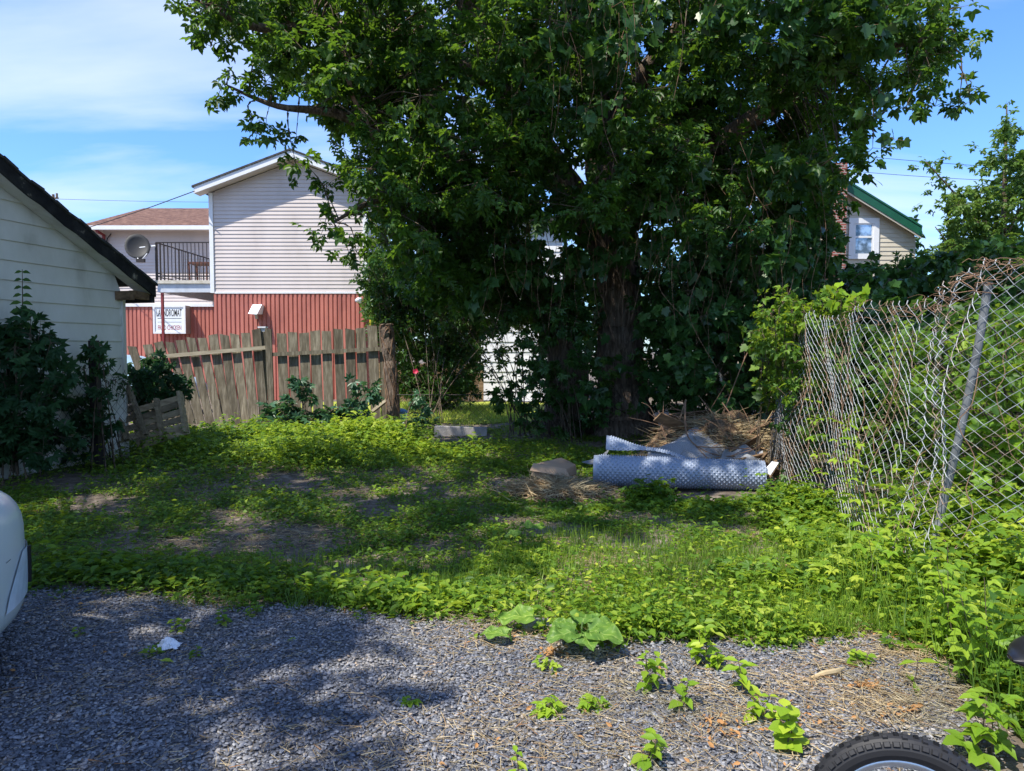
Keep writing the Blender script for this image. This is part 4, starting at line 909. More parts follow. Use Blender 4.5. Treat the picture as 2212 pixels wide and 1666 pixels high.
for i in range(n_):
    for j in range(m_): fs.append((i*m_+j, (i+1)*m_+j, (i+1)*m_+(j+1) % m_, i*m_+(j+1) % m_))
fs += [tuple(range(m_))[::-1], tuple(range(n_*m_, (n_+1)*m_))]
mb = MB(); mb.add(vs, fs); mb.build('saddle', 'black', t, True)
mb = MB(); mb.tube([bb-hn*.07, bb+hn*.07], .02, 8); mb.beam(bb-hn*.07, bb-hn*.07+bd*.13-up*.06, .012, .02); mb.beam(bb+hn*.07, bb+hn*.07-bd*.13+up*.06, .012, .02); mb.disc(bb+hn*.055, .07, hn, 24, .004); mb.build('crank', 'black', t)
for s_, o_ in ((-1, bd*.13-up*.06), (1, -bd*.13+up*.06)):
    p = bb+hn*.07*s_+o_; mb = MB(); mb.beam(p, p+hn*.09*s_, .05, .02, bd); mb.build('pedal', 'black', t)
# ------------------------------------------------------------------ parked car, left edge
t = thing('parked_car', 'white car at the left edge showing only its rounded front bumper corner', 'car', (-3.35, 1.7, 0))
def carloft(name, st, m_, parent, mi=None):
    """st: (y, xc, halfwidth, z0, z1, exponent)"""
    n_ = 40; vs = []; fs = []
    for y, xc, hw, z0, z1, ex in st:
        for j in range(n_):
            a = 2*math.pi*j/n_; cs = math.cos(a); sn = math.sin(a)
            vs.append((xc+hw*math.copysign(abs(cs)**(2/ex), cs), y, (z0+z1)/2+(z1-z0)/2*math.copysign(abs(sn)**(2/ex), sn)))
    k = len(st)
    for i in range(k-1):
        for j in range(n_): fs.append((i*n_+j, (i+1)*n_+j, (i+1)*n_+(j+1) % n_, i*n_+(j+1) % n_))
    fs += [tuple(range(n_)), tuple(range((k-1)*n_, k*n_))[::-1]]
    mb = MB(); mb.add(vs, fs); return mb.build(name, m_, parent, True)
xc = -3.09; FY = 3.60
st = [(-.55, xc, .70, .38, .80, 4), (-.5, xc, .82, .28, .92, 4), (-.2, xc, .88, .23, .99, 4.5), (1.0, xc, .90, .21, 1.0, 5), (1.9, xc, .90, .17, .99, 4.5), (2.55, xc, .90, .14, .96, 4)]
for k in range(10):
    a = (k+1)/10*math.pi/2; st.append((2.59+(FY-2.59)*math.sin(a), xc,   .90-.42*(1-math.cos(a)),   .13+.03*(1-math.cos(a))**1.3, .94-.20*(1-math.cos(a))**1.3, 5.2-1.0*(k/9)))
carloft('body', st, 'carpaint', t)
carloft('cabin', [(-.1, xc, .55, .95, 1.05, 4), (.3, xc, .66, .9, 1.38, 4), (1.0, xc, .69, .9, 1.47, 4.5), (1.6, xc, .68, .9, 1.44, 4.5), (2.3, xc, .66, .9, 1.1, 4), (2.65, xc, .6, .88, .95, 4)], 'carpaint', t)
mb = MB(); mb.prism([(xc-.6, 2.50, 1.02), (xc+.6, 2.50, 1.02), (xc+.56, 1.74, 1.42), (xc-.56, 1.74, 1.42)], (0, .04, .04)); mb.build('windshield', 'glass', t)
for y in (-.1, 2.62):
    for sg in (-1, 1):
        x = xc+sg*.82; mb = MB(); mb.tube([(x-.1, y, .31), (x-.09, y, .31), (x+.09, y, .31), (x+.1, y, .31)], [.27, .31, .31, .27], 28); wo = mb.build('wheel', 'rubber', t, True)
        mb = MB(); mb.tube([(x+sg*.085, y, .31), (x+sg*.105, y, .31)], .19, 20); mb.build('rim', 'rim', wo)
# lamp housing recess on the bumper corner, follows the body surface
def body_pt(y, z):
    for i in range(len(st)-1):
        if st[i][0] <= y <= st[i+1][0]:
            f = (y-st[i][0])/(st[i+1][0]-st[i][0]); a = [st[i][k]+(st[i+1][k]-st[i][k])*f for k in range(6)]
            zc = (a[3]+a[4])/2; hh = (a[4]-a[3])/2; s2 = min(1, abs((z-zc)/hh)); sn = s2**(a[5]/2); cs = math.sqrt(max(0, 1-sn*sn)); return np.array([a[1]+a[2]*cs**(2/a[5]), y, z])
mb = MB(); rows = []
for z, y0, y1 in ((.33, 3.10, 3.5), (.40, 3.13, 3.52), (.48, 3.2, 3.53), (.56, 3.3, 3.53)):
    rows.append([body_pt(y0+(y1-y0)*k/5, z)+[.006, .006, 0] for k in range(6)])
for i in range(3):
    for k in range(5): mb.quad(rows[i][k], rows[i][k+1], rows[i+1][k+1], rows[i+1][k])
mb.build('lamp_recess', m_plain('bluish white plastic', (.62, .7, .78), .25), t, True)
mb = MB(); pts = [body_pt(3.47, z)+[.012, .01, 0] for z in (.36, .42, .48, .54)]
mb.tube(pts, .009, 6); mb.build('reflector_strip', 'black', t)
mb = MB(); p = body_pt(3.14, .56); mb.tube([p+[.001, -.03, -.008], p+[.002, 0, 0], p+[.001, .02, .006]], .0012, 4); mb.build('scratch', 'black', t)
mb = MB(); mb.box((xc-.75, .2, .14), (xc+.75, 3.05, .26)); mb.box((xc-.6, 3.05, .16), (xc+.6, 3.4, .25)); mb.build('underbody', 'black', t)
# far blue-white car glimpsed behind the creeper
Yc = 17.5; x0 = W(255, 800, Yc)[0]; tt = thing('parked_car', 'pale blue car parked beyond the fence, glimpsed at the shed corner', 'car', (x0+.6, Yc, 0))
def loft2(name, st, m_, ax0):
    n_ = 24; vs = []; fs = []
    for x, hw, z0, z1 in st:
        for j in range(n_):
            a = 2*math.pi*j/n_; cs = math.cos(a); sn = math.sin(a); vs.append((ax0+x, Yc+hw*math.copysign(abs(cs)**.5, cs), (z0+z1)/2+(z1-z0)/2*math.copysign(abs(sn)**.5, sn)))
    k = len(st); fs = [(i*n_+j, (i+1)*n_+j, (i+1)*n_+(j+1) % n_, i*n_+(j+1) % n_) for i in range(k-1) for j in range(n_)]+[tuple(range(n_)), tuple(range((k-1)*n_, k*n_))[::-1]]
    mb = MB(); mb.add(vs, fs); mb.build(name, m_, tt, True)
loft2('body', [(-2.6, .6, .4, .85), (-2.4, .8, .3, .95), (-1, .85, .25, 1.0), (.8, .85, .25, .98), (1.6, .8, .3, .85), (1.75, .6, .4, .7)], 'bluecar', x0+.2)
loft2('cabin', [(-2.2, .5, .9, 1.0), (-1.8, .65, .9, 1.38), (-.4, .68, .9, 1.45), (.2, .66, .9, 1.4), (.9, .6, .9, .98)], 'bluecar', x0+.2)
mb = MB(); mb.box((x0-1.5, Yc-.70, 1.02), (x0+.4, Yc-.655, 1.3)); mb.build('side_window', 'glass', tt)
for x in (-1.7, 1.0): mb = MB(); mb.tube([(x0+x, Yc-.86, .31), (x0+x, Yc-.66, .31)], .31, 20); mb.build('wheel', 'rubber', tt)
# ------------------------------------------------------------------ the big tree
def limb(mb, rows, n=10, jit=.05, sub=6, lump=.04):
    P = spline([list(W(px, py, Y))+[r] for px, py, Y, r in rows], sub)
    P = [p+np.array([random.uniform(-1, 1)*p[3]*.07, random.uniform(-1, 1)*p[3]*.07, 0, 0]) for p in P]
    mb.tube([p[:3] for p in P], [p[3] for p in P], n, jit, True, lump); return P
tree = thing('tree', 'huge leafy box elder with a thick forked trunk filling the middle of the yard', 'tree', W(1345, 940, 12.8))
nodes = []
mb = MB()
P = limb(mb, [(1350, 965, 12.8, .66), (1349, 935, 12.8, .56), (1346, 860, 12.8, .45), (1340, 760, 12.8, .42), (1338, 660, 12.75, .39), (1335, 560, 12.7, .37), (1325, 450, 12.6, .35), (1295, 300, 12.4, .32), (1262, 150, 12.2, .27), (1240, 0, 12, .23), (1235, -250, 11.8, .16), (1230, -500, 11.6, .07)], 22, .04, 9, .045); nodes += P
P = limb(mb, [(1215, 960, 12.95, .5), (1222, 900, 12.95, .42), (1228, 800, 12.9, .34), (1190, 690, 12.85, .29), (1140, 590, 12.7, .26), (1085, 500, 12.5, .23), (1000, 390, 12.2, .2), (910, 250, 11.8, .19), (845, 120, 11.5, .16), (790, 0, 11.2, .12), (700, -200, 10.8, .06)], 16, .05, 8); nodes += P
mb.build('trunk', 'bark', tree, True)
for rows in ([(1330, 590, 12.7, .30), (1255, 455, 12.4, .27), (1175, 330, 12.1, .25), (1095, 190, 11.9, .24), (1040, 70, 11.7, .21), (985, -60, 11.5, .18), (930, -250, 11.2, .12), (850, -500, 10.6, .05)],
             [(1330, 500, 12.6, .24), (1440, 390, 12.0, .2), (1580, 290, 11.4, .16), (1730, 190, 10.8, .12), (1880, 110, 10.3, .08), (2020, 80, 9.8, .03)],
             [(1300, 330, 12.4, .2), (1400, 150, 11.6, .16), (1520, 0, 10.8, .13), (1650, -200, 10, .09), (1800, -350, 9.4, .05)],
             [(1100, 200, 11.9, .16), (900, 90, 11, .12), (720, 60, 10.2, .09), (560, 60, 9.7, .06), (430, 10, 9.4, .02)],
             [(1000, 390, 12.2, .13), (880, 330, 11.2, .1), (740, 250, 10.3, .07), (600, 230, 9.8, .04), (490, 185, 9.5, .015)],
             [(1085, 500, 12.5, .12), (960, 450, 11.4, .08), (830, 430, 10.6, .05), (720, 480, 10.2, .02)],
             [(1262, 150, 12.2, .2), (1200, -150, 10.5, .15), (1100, -500, 9, .1), (900, -900, 7.5, .05)]):
    mb = MB(); P = limb(mb, rows, 9); nodes += P; mb.build('limb', 'bark', tree, True)
mb = MB(); P = limb(mb, [(742, 105, 9.6, .02), (752, 165, 9.5, .035), (762, 210, 9.5, .03), (790, 255, 9.5, .02), (800, 285, 9.6, .01)], 7); mb.build('dead_limb', 'deadvine', tree)
NP = np.array([p[:3] for p in nodes])
crown = [(430, -80), (455, 25), (560, 75), (590, 130), (560, 190), (600, 235), (690, 215), (760, 270), (740, 340), (760, 390), (800, 430), (815, 500), (850, 560), (920, 610), (1020, 600), (1120, 480), (1250, 500), (1300, 430), (1420, 450), (1500, 520), (1640, 470), (1760, 430), (1790, 350), (1840, 250), (1930, 150), (1990, 190), (2040, 150), (2040, 50), (1990, -80)]
holes = [(1120, 560, 60, 60), (1740, 560, 50, 45), (1700, 440, 60, 35)]
cl = []
for Y0, Y1, n_ in ((8.8, 10.2, 105), (10.2, 11.8, 120), (11.8, 13.5, 125), (13.5, 15.5, 150)): cl += sample_poly(crown, Y0, Y1, n_, .32, .62, holes)
cl += sample_poly([(440, -60), (500, 60), (620, 110), (640, 200), (780, 240), (900, 300), (950, -60)], 9.2, 11, 70, .28, .42)+sample_poly([(800, 330), (1060, 300), (1150, 420), (1120, 620), (900, 640), (830, 540)], 10.5, 12.5, 60, .3, .5)+sample_poly([(1380, 200), (1750, 250), (1780, 420), (1640, 470), (1400, 440)], 10.5, 14, 80, .35, .55)
for px, py, R in ((405, 12, .26), (440, 50, .22), (480, 185, .28), (540, 205, .3), (548, 285, .24), (575, 255, .25), (640, 358, .2), (665, 360, .25), (705, 400, .28), (700, 490, .2), (735, 480, .26), (750, 535, .2), (770, 545, .2), (2095, 205, .26), (2070, 235, .22), (2075, 90, .3), (1955, 235, .24), (2020, 230, .25), (1885, 320, .25), (1905, 250, .25), (2000, 120, .4), (1930, 90, .4), (2050, 20, .35), (1850, 365, .22), (640, 290, .25), (455, 100, .25), (480, 5, .3), (1560, 60, .5), (1800, 90, .5), (1812, 335, .3), (1805, 390, .3), (1812, 440, .26), (1800, 470, .3), (1825, 300, .3), (1815, 365, .25)):
    cl.append((W(px, py, random.uniform(9.2, 10)), R))
def shade_casters(n_, want, zl, zh):
    """unseen canopy clumps, shaped for their shade, placed up-sun of the ground that lies in shade in the photograph"""
    out = []; sv = np.array(sunv)
    while len(out) < n_:
        x = random.uniform(-8, 6.5); y = random.uniform(-1, 13)
        if not want(x, y): continue
        z = random.uniform(zl, zh); c = np.array([x, y, 0])+sv*(z/sv[2])
        if c[1] > 0 and abs(c[0]) < .8*c[1]+1.2 and z < 1.5+.56*c[1]+.95: continue
        out.append((c, random.uniform(.4, .7)))
    return out
LIT = [(ax[0], ax[1], rx, ry) for ax, rx, ry in ((G(1500, 1250), 1.35, 1.15), (G(1250, 1330), 1.2, .75), (G(640, 960), 2.0, 1.5), (G(1040, 970), 1.6, .9), (G(1200, 1560), 1.2, .6), (G(1700, 1450), 1.9, 1.2), (G(720, 1420), .42, .22), (G(420, 1180), .25, .2), (G(620, 1080), .22, .3), (G(1600, 960), 1.5, 1.2), (G(960, 905), 2.2, 2.5))]
def want(x, y):
    if any(((x-a)/c)**2+((y-b)/d)**2 < random.uniform(.8, 1.1) for a, b, c, d in LIT): return False
    if x > 1.9 and y < 7.6: return False
    if y < 3.6 and x > -.55-.25*(y-2.5)+random.uniform(-.1, .2): return False
    if y < 5.0 and x > -.1: return False
    if x > 3.2 and y < 10: return False
    if y > 14 and x < 2: return False
    if y > 13.5 and 8.5 < x < 16: return False
    if x < -4.4 and y > 10.2: return False
    return True
sc = shade_casters(560, want, 6.6, 8.6)
near_left = [s for s in sc if np.hypot(s[0][0]+7.6, s[0][1]-.2) < np.hypot(s[0][0]-1.5, s[0][1]-12)]
over = [s for s in sc if not any(s is q for q in near_left)]
def top_cl(n_, cx, cy, rx, ry, z0, z1):
    out = []
    while len(out) < n_:
        x = random.uniform(-1, 1); y = random.uniform(-1, 1)
        if x*x+y*y > 1: continue
        z = z0+(z1-z0)*random.random()*(1-.5*(x*x+y*y)); c = np.array([cx+x*rx, cy+y*ry, z])
        if z < 1.5+.56*max(0, c[1])+.8: continue
        g = c-np.array(sunv)*(c[2]/sunv.z)      # keep the sunlit openings open
        if not want(g[0], g[1]): continue
        out.append((c, random.uniform(.45, .75)))
    return out
over += top_cl(170, 2.3, 12.5, 6, 4.5, 8.5, 13)
lb = Batch(); tb = Batch()
clump_leaves(lb, tb, cl[::3], T_THREE, .19, 330, droop=.6, twig_r=.005)
clump_leaves(lb, tb, [c for i, c in enumerate(cl) if i % 3], T_ELDER, .22, 310, droop=.5, twig_r=.005)
clump_leaves(lb, tb, over, T_ELDER, .25, 150, droop=.3, twig_r=.005)
for c, R in cl+over:   # a thin branch from the nearest limb carries each clump
    i = np.argmin(np.linalg.norm(NP-c, axis=1)); q = NP[i]; m_ = (q+c)/2+np.array([0, 0, .15])+rng.normal(size=3)*.12
    pp = np.array(spline([q, m_, c], 3)); twigs(tb, pp[:-1], pp[1:], np.linspace(.022, .009, len(pp)-1))
lb.build('crown', 'elder', tree); tb.build('twigs', 'twig', tree)
# unseen tree behind and left of the camera, crown shaped to shade the gravel
t2 = thing('tree', 'unseen tree out of frame at the left, its crown shaped to shade the gravel', 'tree', (-7.6, .2, 0))
mb = MB(); rows = [[-7.6, .2, -.1, .4], [-7.5, .2, 2, .3], [-7.3, .3, 4, .26], [-7, .5, 6, .2], [-6.6, .8, 8, .1]]; P = spline(rows, 6); mb.tube([p[:3] for p in P], [p[3] for p in P], 14, .05, True, .04); mb.build('trunk', 'bark', t2, True)
N2 = np.array([p[:3] for p in P]); lb = Batch(); tb = Batch()
clump_leaves(lb, tb, near_left, T_ELDER, .25, 150, droop=.3)
for c, R in near_left:
    cand = N2[N2[:, 2] > 3.5]; q = cand[np.argmin(np.linalg.norm(cand-c, axis=1))]; pp = np.array(spline([q, (q+c)/2+np.array([0, 0, .3]), c], 3)); twigs(tb, pp[:-1], pp[1:], np.linspace(.03, .01, len(pp)-1))
lb.build('crown', 'elder', t2); tb.build('twigs', 'twig', t2)
# ------------------------------------------------------------------ grapevine hanging in the tree
vt = thing('grapevine', 'broad leaved grapevine climbing the trunk and hanging down through the big tree', 'vine', W(1400, 940, 12.0))
vc = []
for x0, x1, y0, y1, n_, Ya, Yb in ((1120, 1290, -40, 240, 34, 8.6, 9.6), (1290, 1420, -20, 130, 12, 8.4, 9.4), (1370, 1500, 300, 460, 26, 9.6, 10.6), (1240, 1440, 420, 570, 30, 10.4, 11.8), (1050, 1260, 300, 640, 34, 10.2, 11.6), (1440, 1640, 480, 700, 34, 9.8, 11.4), (1620, 1760, 330, 600, 30, 9.2, 10.6), (1270, 1300, 600, 880, 12, 11.6, 12.1), (1390, 1450, 560, 860, 16, 11.4, 12.1), (1550, 1900, -30, 140, 26, 8.6, 9.4), (860, 1060, 560, 660, 16, 11.5, 12.5)):
    for _ in range(n_): vc.append((W(random.uniform(x0, x1), random.uniform(y0, y1), random.uniform(Ya, Yb)), random.uniform(.25, .42)))
for px, py, Y in ((1930, 300, 9), (1890, 345, 9), (1875, 378, 9), (1880, 250, 9), (1905, 200, 9)): vc.append((W(px, py, Y), .16))
lb = Batch(); tb = Batch(); clump_leaves(lb, tb, vc, T_GRAPE, .15, 150, up=.55, droop=.8, twig_r=.003); lb.build('leaves', 'grape', vt)
for c, R in vc[:190]:
    L = random.uniform(.3, 1.3); p = c+np.array([random.uniform(-.2, .2), random.uniform(-.3, -.1), .1]); k = max(.05, p[2]-L)
    pp = np.array(spline([p, p+[random.uniform(-.12, .12), 0, -(p[2]-k)*.5], [p[0]+random.uniform(-.2, .2), p[1], k]], 4)); twigs(tb, pp[:-1], pp[1:], .0045)
for k in range(30):
    q = W(random.uniform(1050, 1800), random.uniform(300, 560), random.uniform(9.4, 11.4)); L = random.uniform(.8, 1.9)
    pp = np.array(spline([q, q+[random.uniform(-.3, .3), 0, -L*.5], q+[random.uniform(-.2, .2), 0, -L]], 5)); twigs(tb, pp[:-1], pp[1:], .0055)
tb.build('stems', 'deadvine', vt)
# ------------------------------------------------------------------ bushes
def bush(label, poly, Y0, Y1, n_, R0, R1, tmpl, size, dens, m_, base, holes=(), keep=None, name='bush', extra=(), droop=.3, stems=9, cat='bush', grp=None, up=.8):
    t = thing(name, label, cat, base, grp); c = sample_poly(poly, Y0, Y1, n_, R0, R1, holes, keep)+list(extra)
    lb = Batch(); tb = Batch(); clump_leaves(lb, tb, c, tmpl, size, dens, droop=droop, up=up, twig_r=.004)
    lb.build('foliage', m_, t); b = np.array(base, float)
    for k in range(stems):
        q = c[random.randint(0, len(c)-1)][0]; s0 = b+[random.uniform(-.2, .2), random.uniform(-.2, .2), 0]
        pp = np.array(spline([s0, (s0*.6+q*.4)+[0, 0, .2], q], 5)); twigs(tb, pp[:-1], pp[1:], np.linspace(.02, .007, len(pp)-1))
    for q, R in c:
        pp = np.array([q, q+unit(b+[0, 0, .4]-q)*R*1.6]); twigs(tb, pp[:1], pp[1:], .006)
    tb.build('stems', 'twig', t); return t
def GB(px, py): g = G(px, py); return (g[0], g[1], 0)
bush('tall loose small leaved shrub growing between the bark post and the big trunk', [(800, 560), (850, 545), (960, 600), (1080, 560), (1150, 600), (1170, 690), (1040, 720), (1030, 850), (960, 880), (850, 850), (855, 760), (800, 700), (795, 620)], 17.0, 18.3, 470, .26, .5, T_SIMPLE, .11, 480, 'bush', (-1.7, 15.5, 0))
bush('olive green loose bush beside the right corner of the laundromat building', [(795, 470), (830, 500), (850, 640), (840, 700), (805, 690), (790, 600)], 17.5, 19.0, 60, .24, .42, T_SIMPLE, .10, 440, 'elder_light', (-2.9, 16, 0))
bush('big mass of hanging maple leaves at centre left in front of the leaning trunk', [(880, 540), (1060, 520), (1200, 620), (1230, 720), (1150, 760), (1100, 680), (1000, 700), (900, 680)], 11.4, 13, 95, .26, .42, T_THREE, .14, 330, 'bush', (.2, 12.6, 0), extra=sample_poly([(1040, 690), (1170, 690), (1180, 820), (1050, 830)], 12.2, 13.2, 22, .15, .25), name='shoots', cat='shrub', droop=.6)
bush('low dark bush filling the gap between the slab and the trunk', [(1060, 860), (1120, 840), (1180, 780), (1250, 850), (1270, 930), (1200, 945), (1070, 940)], 12, 12.7, 34, .14, .26, T_FIVE, .13, 420, 'bush', (.7, 12.4, 0))
bush('maple seedling cluster with dark leaves growing at the foot of the main trunk', [(1270, 850), (1300, 830), (1320, 900), (1290, 930), (1260, 920)], 11.7, 12.1, 12, .12, .2, T_THREE, .13, 500, 'grape', GB(1290, 940))
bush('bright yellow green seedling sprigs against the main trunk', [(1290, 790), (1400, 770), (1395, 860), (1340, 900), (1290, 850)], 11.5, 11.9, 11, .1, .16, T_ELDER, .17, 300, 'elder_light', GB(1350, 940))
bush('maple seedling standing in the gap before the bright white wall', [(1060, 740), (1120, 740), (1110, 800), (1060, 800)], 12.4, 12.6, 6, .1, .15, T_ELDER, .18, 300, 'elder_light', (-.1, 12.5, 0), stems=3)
bush('dark leafy mass of young maple shoots left of the big trunk under the canopy', [(1000, 600), (1130, 600), (1200, 560), (1290, 620), (1290, 700), (1200, 840), (1160, 660), (1050, 680)], 12, 13.6, 46, .24, .4, T_ELDER, .19, 330, 'elder', (.6, 12.9, 0), name='shrub')
bush('leafy box elder shoots hanging in front of the two trunks', [(1080, 560), (1260, 520), (1300, 640), (1280, 760), (1220, 860), (1120, 840), (1180, 700)], 11.0, 12.1, 50, .2, .34, T_FIVE, .12, 300, 'grape', (1.0, 12, 0), name='shoots', cat='shrub', droop=.6)
bush('dark leafy shoots right beside the main trunk', [(1400, 600), (1480, 560), (1560, 600), (1560, 860), (1430, 880), (1400, 760)], 10.8, 12.2, 60, .25, .4, T_THREE, .13, 300, 'bush', (2.9, 12, 0), name='shoots', cat='shrub', droop=.6)
bush('dark tree line closing the view behind the lawn and the white outbuilding', [(700, 600), (1000, 560), (1300, 540), (1700, 500), (2300, 520), (2600, 700), (2600, 830), (700, 830)], 24.5, 28, 330, .8, 1.3, T_SIMPLE, .3, 70, 'ivy', (6, 26, 0), name='tree_line', cat='trees', stems=14)
# vine covered thicket to the right of the trunk
bush('dense thicket of dark climbing vines between the big trunk and the old fence', [(1430, 640), (1500, 520), (1640, 505), (1740, 470), (1830, 500), (1900, 570), (1960, 640), (1900, 760), (1700, 800), (1680, 900), (1560, 890), (1430, 880)], 9.8, 12.2, 300, .26, .44, T_GRAPE, .13, 250, 'grape', (3.6, 11, 0), holes=[(1868, 500, 75, 80)], name='vine_thicket', cat='thicket', droop=.6, stems=16)
bush('shadowy deep green undergrowth behind the debris heap', [(1400, 560), (1960, 560), (1980, 700), (1700, 930), (1400, 930)], 12.6, 14.2, 330, .35, .55, T_SIMPLE, .13, 190, 'ivy', (4.0, 13, 0), holes=[(1868, 500, 85, 90)], name='undergrowth', cat='undergrowth')
bush('vine covered column of leaves hiding the left side of the brick chimney', [(1640, 420), (1735, 330), (1785, 320), (1800, 370), (1795, 480), (1700, 520), (1640, 500)], 12, 13.5, 90, .22, .38, T_GRAPE, .12, 260, 'elder_light', (5.2, 12.5, 0), name='climbing_vine', cat='vine', droop=.6)
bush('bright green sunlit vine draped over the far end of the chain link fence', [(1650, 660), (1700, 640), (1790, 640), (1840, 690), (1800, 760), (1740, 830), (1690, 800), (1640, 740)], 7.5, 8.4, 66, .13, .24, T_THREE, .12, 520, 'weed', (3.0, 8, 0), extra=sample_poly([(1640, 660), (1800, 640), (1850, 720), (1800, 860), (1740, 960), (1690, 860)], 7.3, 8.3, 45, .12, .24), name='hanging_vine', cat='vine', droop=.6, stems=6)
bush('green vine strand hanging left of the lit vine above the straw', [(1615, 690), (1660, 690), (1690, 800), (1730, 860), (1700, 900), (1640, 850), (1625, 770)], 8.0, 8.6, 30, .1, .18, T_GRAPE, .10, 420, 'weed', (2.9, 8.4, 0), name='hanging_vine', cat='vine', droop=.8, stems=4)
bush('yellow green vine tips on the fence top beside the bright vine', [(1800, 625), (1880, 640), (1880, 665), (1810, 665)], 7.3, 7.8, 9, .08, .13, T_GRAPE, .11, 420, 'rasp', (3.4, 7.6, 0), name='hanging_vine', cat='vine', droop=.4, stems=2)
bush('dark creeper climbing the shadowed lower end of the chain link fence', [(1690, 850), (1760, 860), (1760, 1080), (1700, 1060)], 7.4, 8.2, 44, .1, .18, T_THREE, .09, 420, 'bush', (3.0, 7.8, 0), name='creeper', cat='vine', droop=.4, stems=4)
# right background tree and bushes
rt_ = thing('tree', 'young pale green tree at the right edge with a pointed top', 'tree', W(2150, 860, 21))
mb = MB(); limb(mb, [(2165, 870, 21, .14), (2165, 700, 21, .12), (2168, 500, 21, .08), (2172, 350, 21, .05), (2175, 225, 21, .015)], 8)
for r in ([(2165, 560, 21, .05), (2080, 440, 20.7, .03), (2000, 350, 20.4, .012)], [(2165, 620, 21, .05), (2080, 560, 20.7, .03), (2020, 490, 20.5, .012)], [(2168, 520, 21, .05), (2230, 400, 21, .02)]): limb(mb, r, 6)
mb.build('trunk', 'bark', rt_, True)
cr = sample_poly([(2175, 240), (2190, 330), (2240, 330), (2300, 450), (2300, 640), (2020, 640), (2010, 560), (2060, 500), (2050, 430), (2110, 400), (2150, 330)], 20, 22.5, 300, .25, .46)
cr += [(W(px, py, 20.8), R*1.4) for px, py, R in ((2175, 225, .1), (2178, 245, .14), (2175, 275, .18), (2165, 300, .2), (2155, 340, .2), (1998, 345, .15), (1985, 360, .12), (2015, 360, .2), (2045, 345, .15), (2040, 390, .22), (2010, 410, .15), (2050, 425, .2), (1985, 440, .1), (2030, 450, .18), (2020, 395, .2), (2090, 360, .2), (2110, 320, .18), (2125, 350, .25))]
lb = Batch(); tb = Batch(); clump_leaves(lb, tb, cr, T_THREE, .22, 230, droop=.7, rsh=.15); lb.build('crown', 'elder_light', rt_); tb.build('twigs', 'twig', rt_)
bush('big dark green bush in front of the beige house right of its window', [(1900, 590), (1950, 560), (2020, 560), (2110, 530), (2240, 500), (2300, 700), (2240, 800), (1950, 720)], 10.5, 12.5, 150, .28, .45, T_GRAPE, .15, 230, 'bush', (7, 11.5, 0), droop=.6)
bush('leafy bush along the bottom of the beige wall below the window', [(1830, 590), (1900, 620), (1960, 630), (1980, 700), (1850, 700), (1820, 640)], 11.5, 13.0, 50, .25, .4, T_GRAPE, .13, 260, 'grape', (6.2, 12, 0), droop=.6)
bush('thin bare topped sapling rising before the beige siding', [(1925, 520), (1945, 520), (1965, 580), (1930, 600)], 11.8, 12.2, 7, .1, .15, T_ELDER, .16, 250, 'elder', (6.5, 12, 0), stems=3)
# hedge of weeds behind the chain link fence
def behind(p):
    return p[0] > np.interp(p[1], [3.7, 4.3, 4.8, 5.7, 6.6, 8.6], [9, 3.25, 3.25, 3.2, 3.25, 3.4])+.05 and p[2] < 1.75
bush('wild leafy growth in sun seen through the near chain link mesh', [(1830, 760), (1900, 700), (2040, 720), (2240, 640), (2330, 900), (2330, 1330), (2080, 1320), (1960, 1150), (1860, 1020)], 4.9, 7.6, 330, .14, .26, T_THREE, .13, 230, 'weed', (4.4, 6, 0), keep=behind, droop=.3, name='wild_hedge', cat='hedge', stems=20)
bush('yellow green leafy stems low behind the near mesh at the right edge', [(2020, 1000), (2120, 860), (2260, 900), (2280, 1330), (2080, 1320), (2020, 1180)], 4.4, 5.4, 60, .1, .2, T_THREE, .15, 230, 'rasp', (3.6, 4.8, 0), keep=behind, droop=.3, name='wild_hedge', cat='hedge', stems=8)
bush('darker bushy growth farther behind the mesh of the old fence', [(1800, 690), (2240, 640), (2300, 1000), (1780, 940)], 8.4, 11, 230, .3, .5, T_GRAPE, .16, 170, 'bush', (5.5, 9, 0), name='bush', stems=8)
# ------------------------------------------------------------------ creeper masses at the left
bush('dark creeper mound with large five part leaves against the shed wall', [(-60, 700), (30, 690), (120, 720), (145, 800), (135, 900), (120, 990), (-60, 1000)], 7.75, 8.25, 120, .12, .24, T_FIVE, .135, 330, 'ivy', (-5.6, 8.0, 0), name='creeper', cat='vine', droop=.6, stems=10, up=.45)
bush('creeper leaves wrapped round the dark post by the shed corner', [(180, 740), (225, 740), (235, 900), (180, 900)], 8.6, 8.95, 16, .07, .13, T_FIVE, .11, 420, 'ivy', (-5.1, 8.8, 0), name='creeper', cat='vine', droop=.6, up=.45, stems=3)
bush('dark low creeper between the shed corner and the leaning pallets', [(110, 860), (190, 830), (222, 850), (225, 960), (190, 975), (100, 985)], 8.8, 9.8, 60, .12, .22, T_FIVE, .12, 330, 'ivy', (-5.3, 9.3, 0), name='creeper', cat='vine', droop=.6, up=.45)
bush('rounded dark creeper heap climbing over the pallets at the left end of the wooden fence', [(275, 800), (330, 768), (375, 790), (400, 850), (375, 880), (300, 860), (270, 830)], 10.9, 11.6, 64, .12, .22, T_FIVE, .13, 330, 'ivy', (-5.6, 11.2, 0), name='creeper', cat='vine', droop=.6, up=.45)
bush('thin trailing creeper on the wire mesh by the shed corner', [(170, 810), (250, 800), (290, 850), (180, 860)], 9.2, 9.9, 14, .08, .14, T_THREE, .1, 260, 'ivy', (-5.4, 9.5, 0), name='creeper', cat='vine', stems=3)
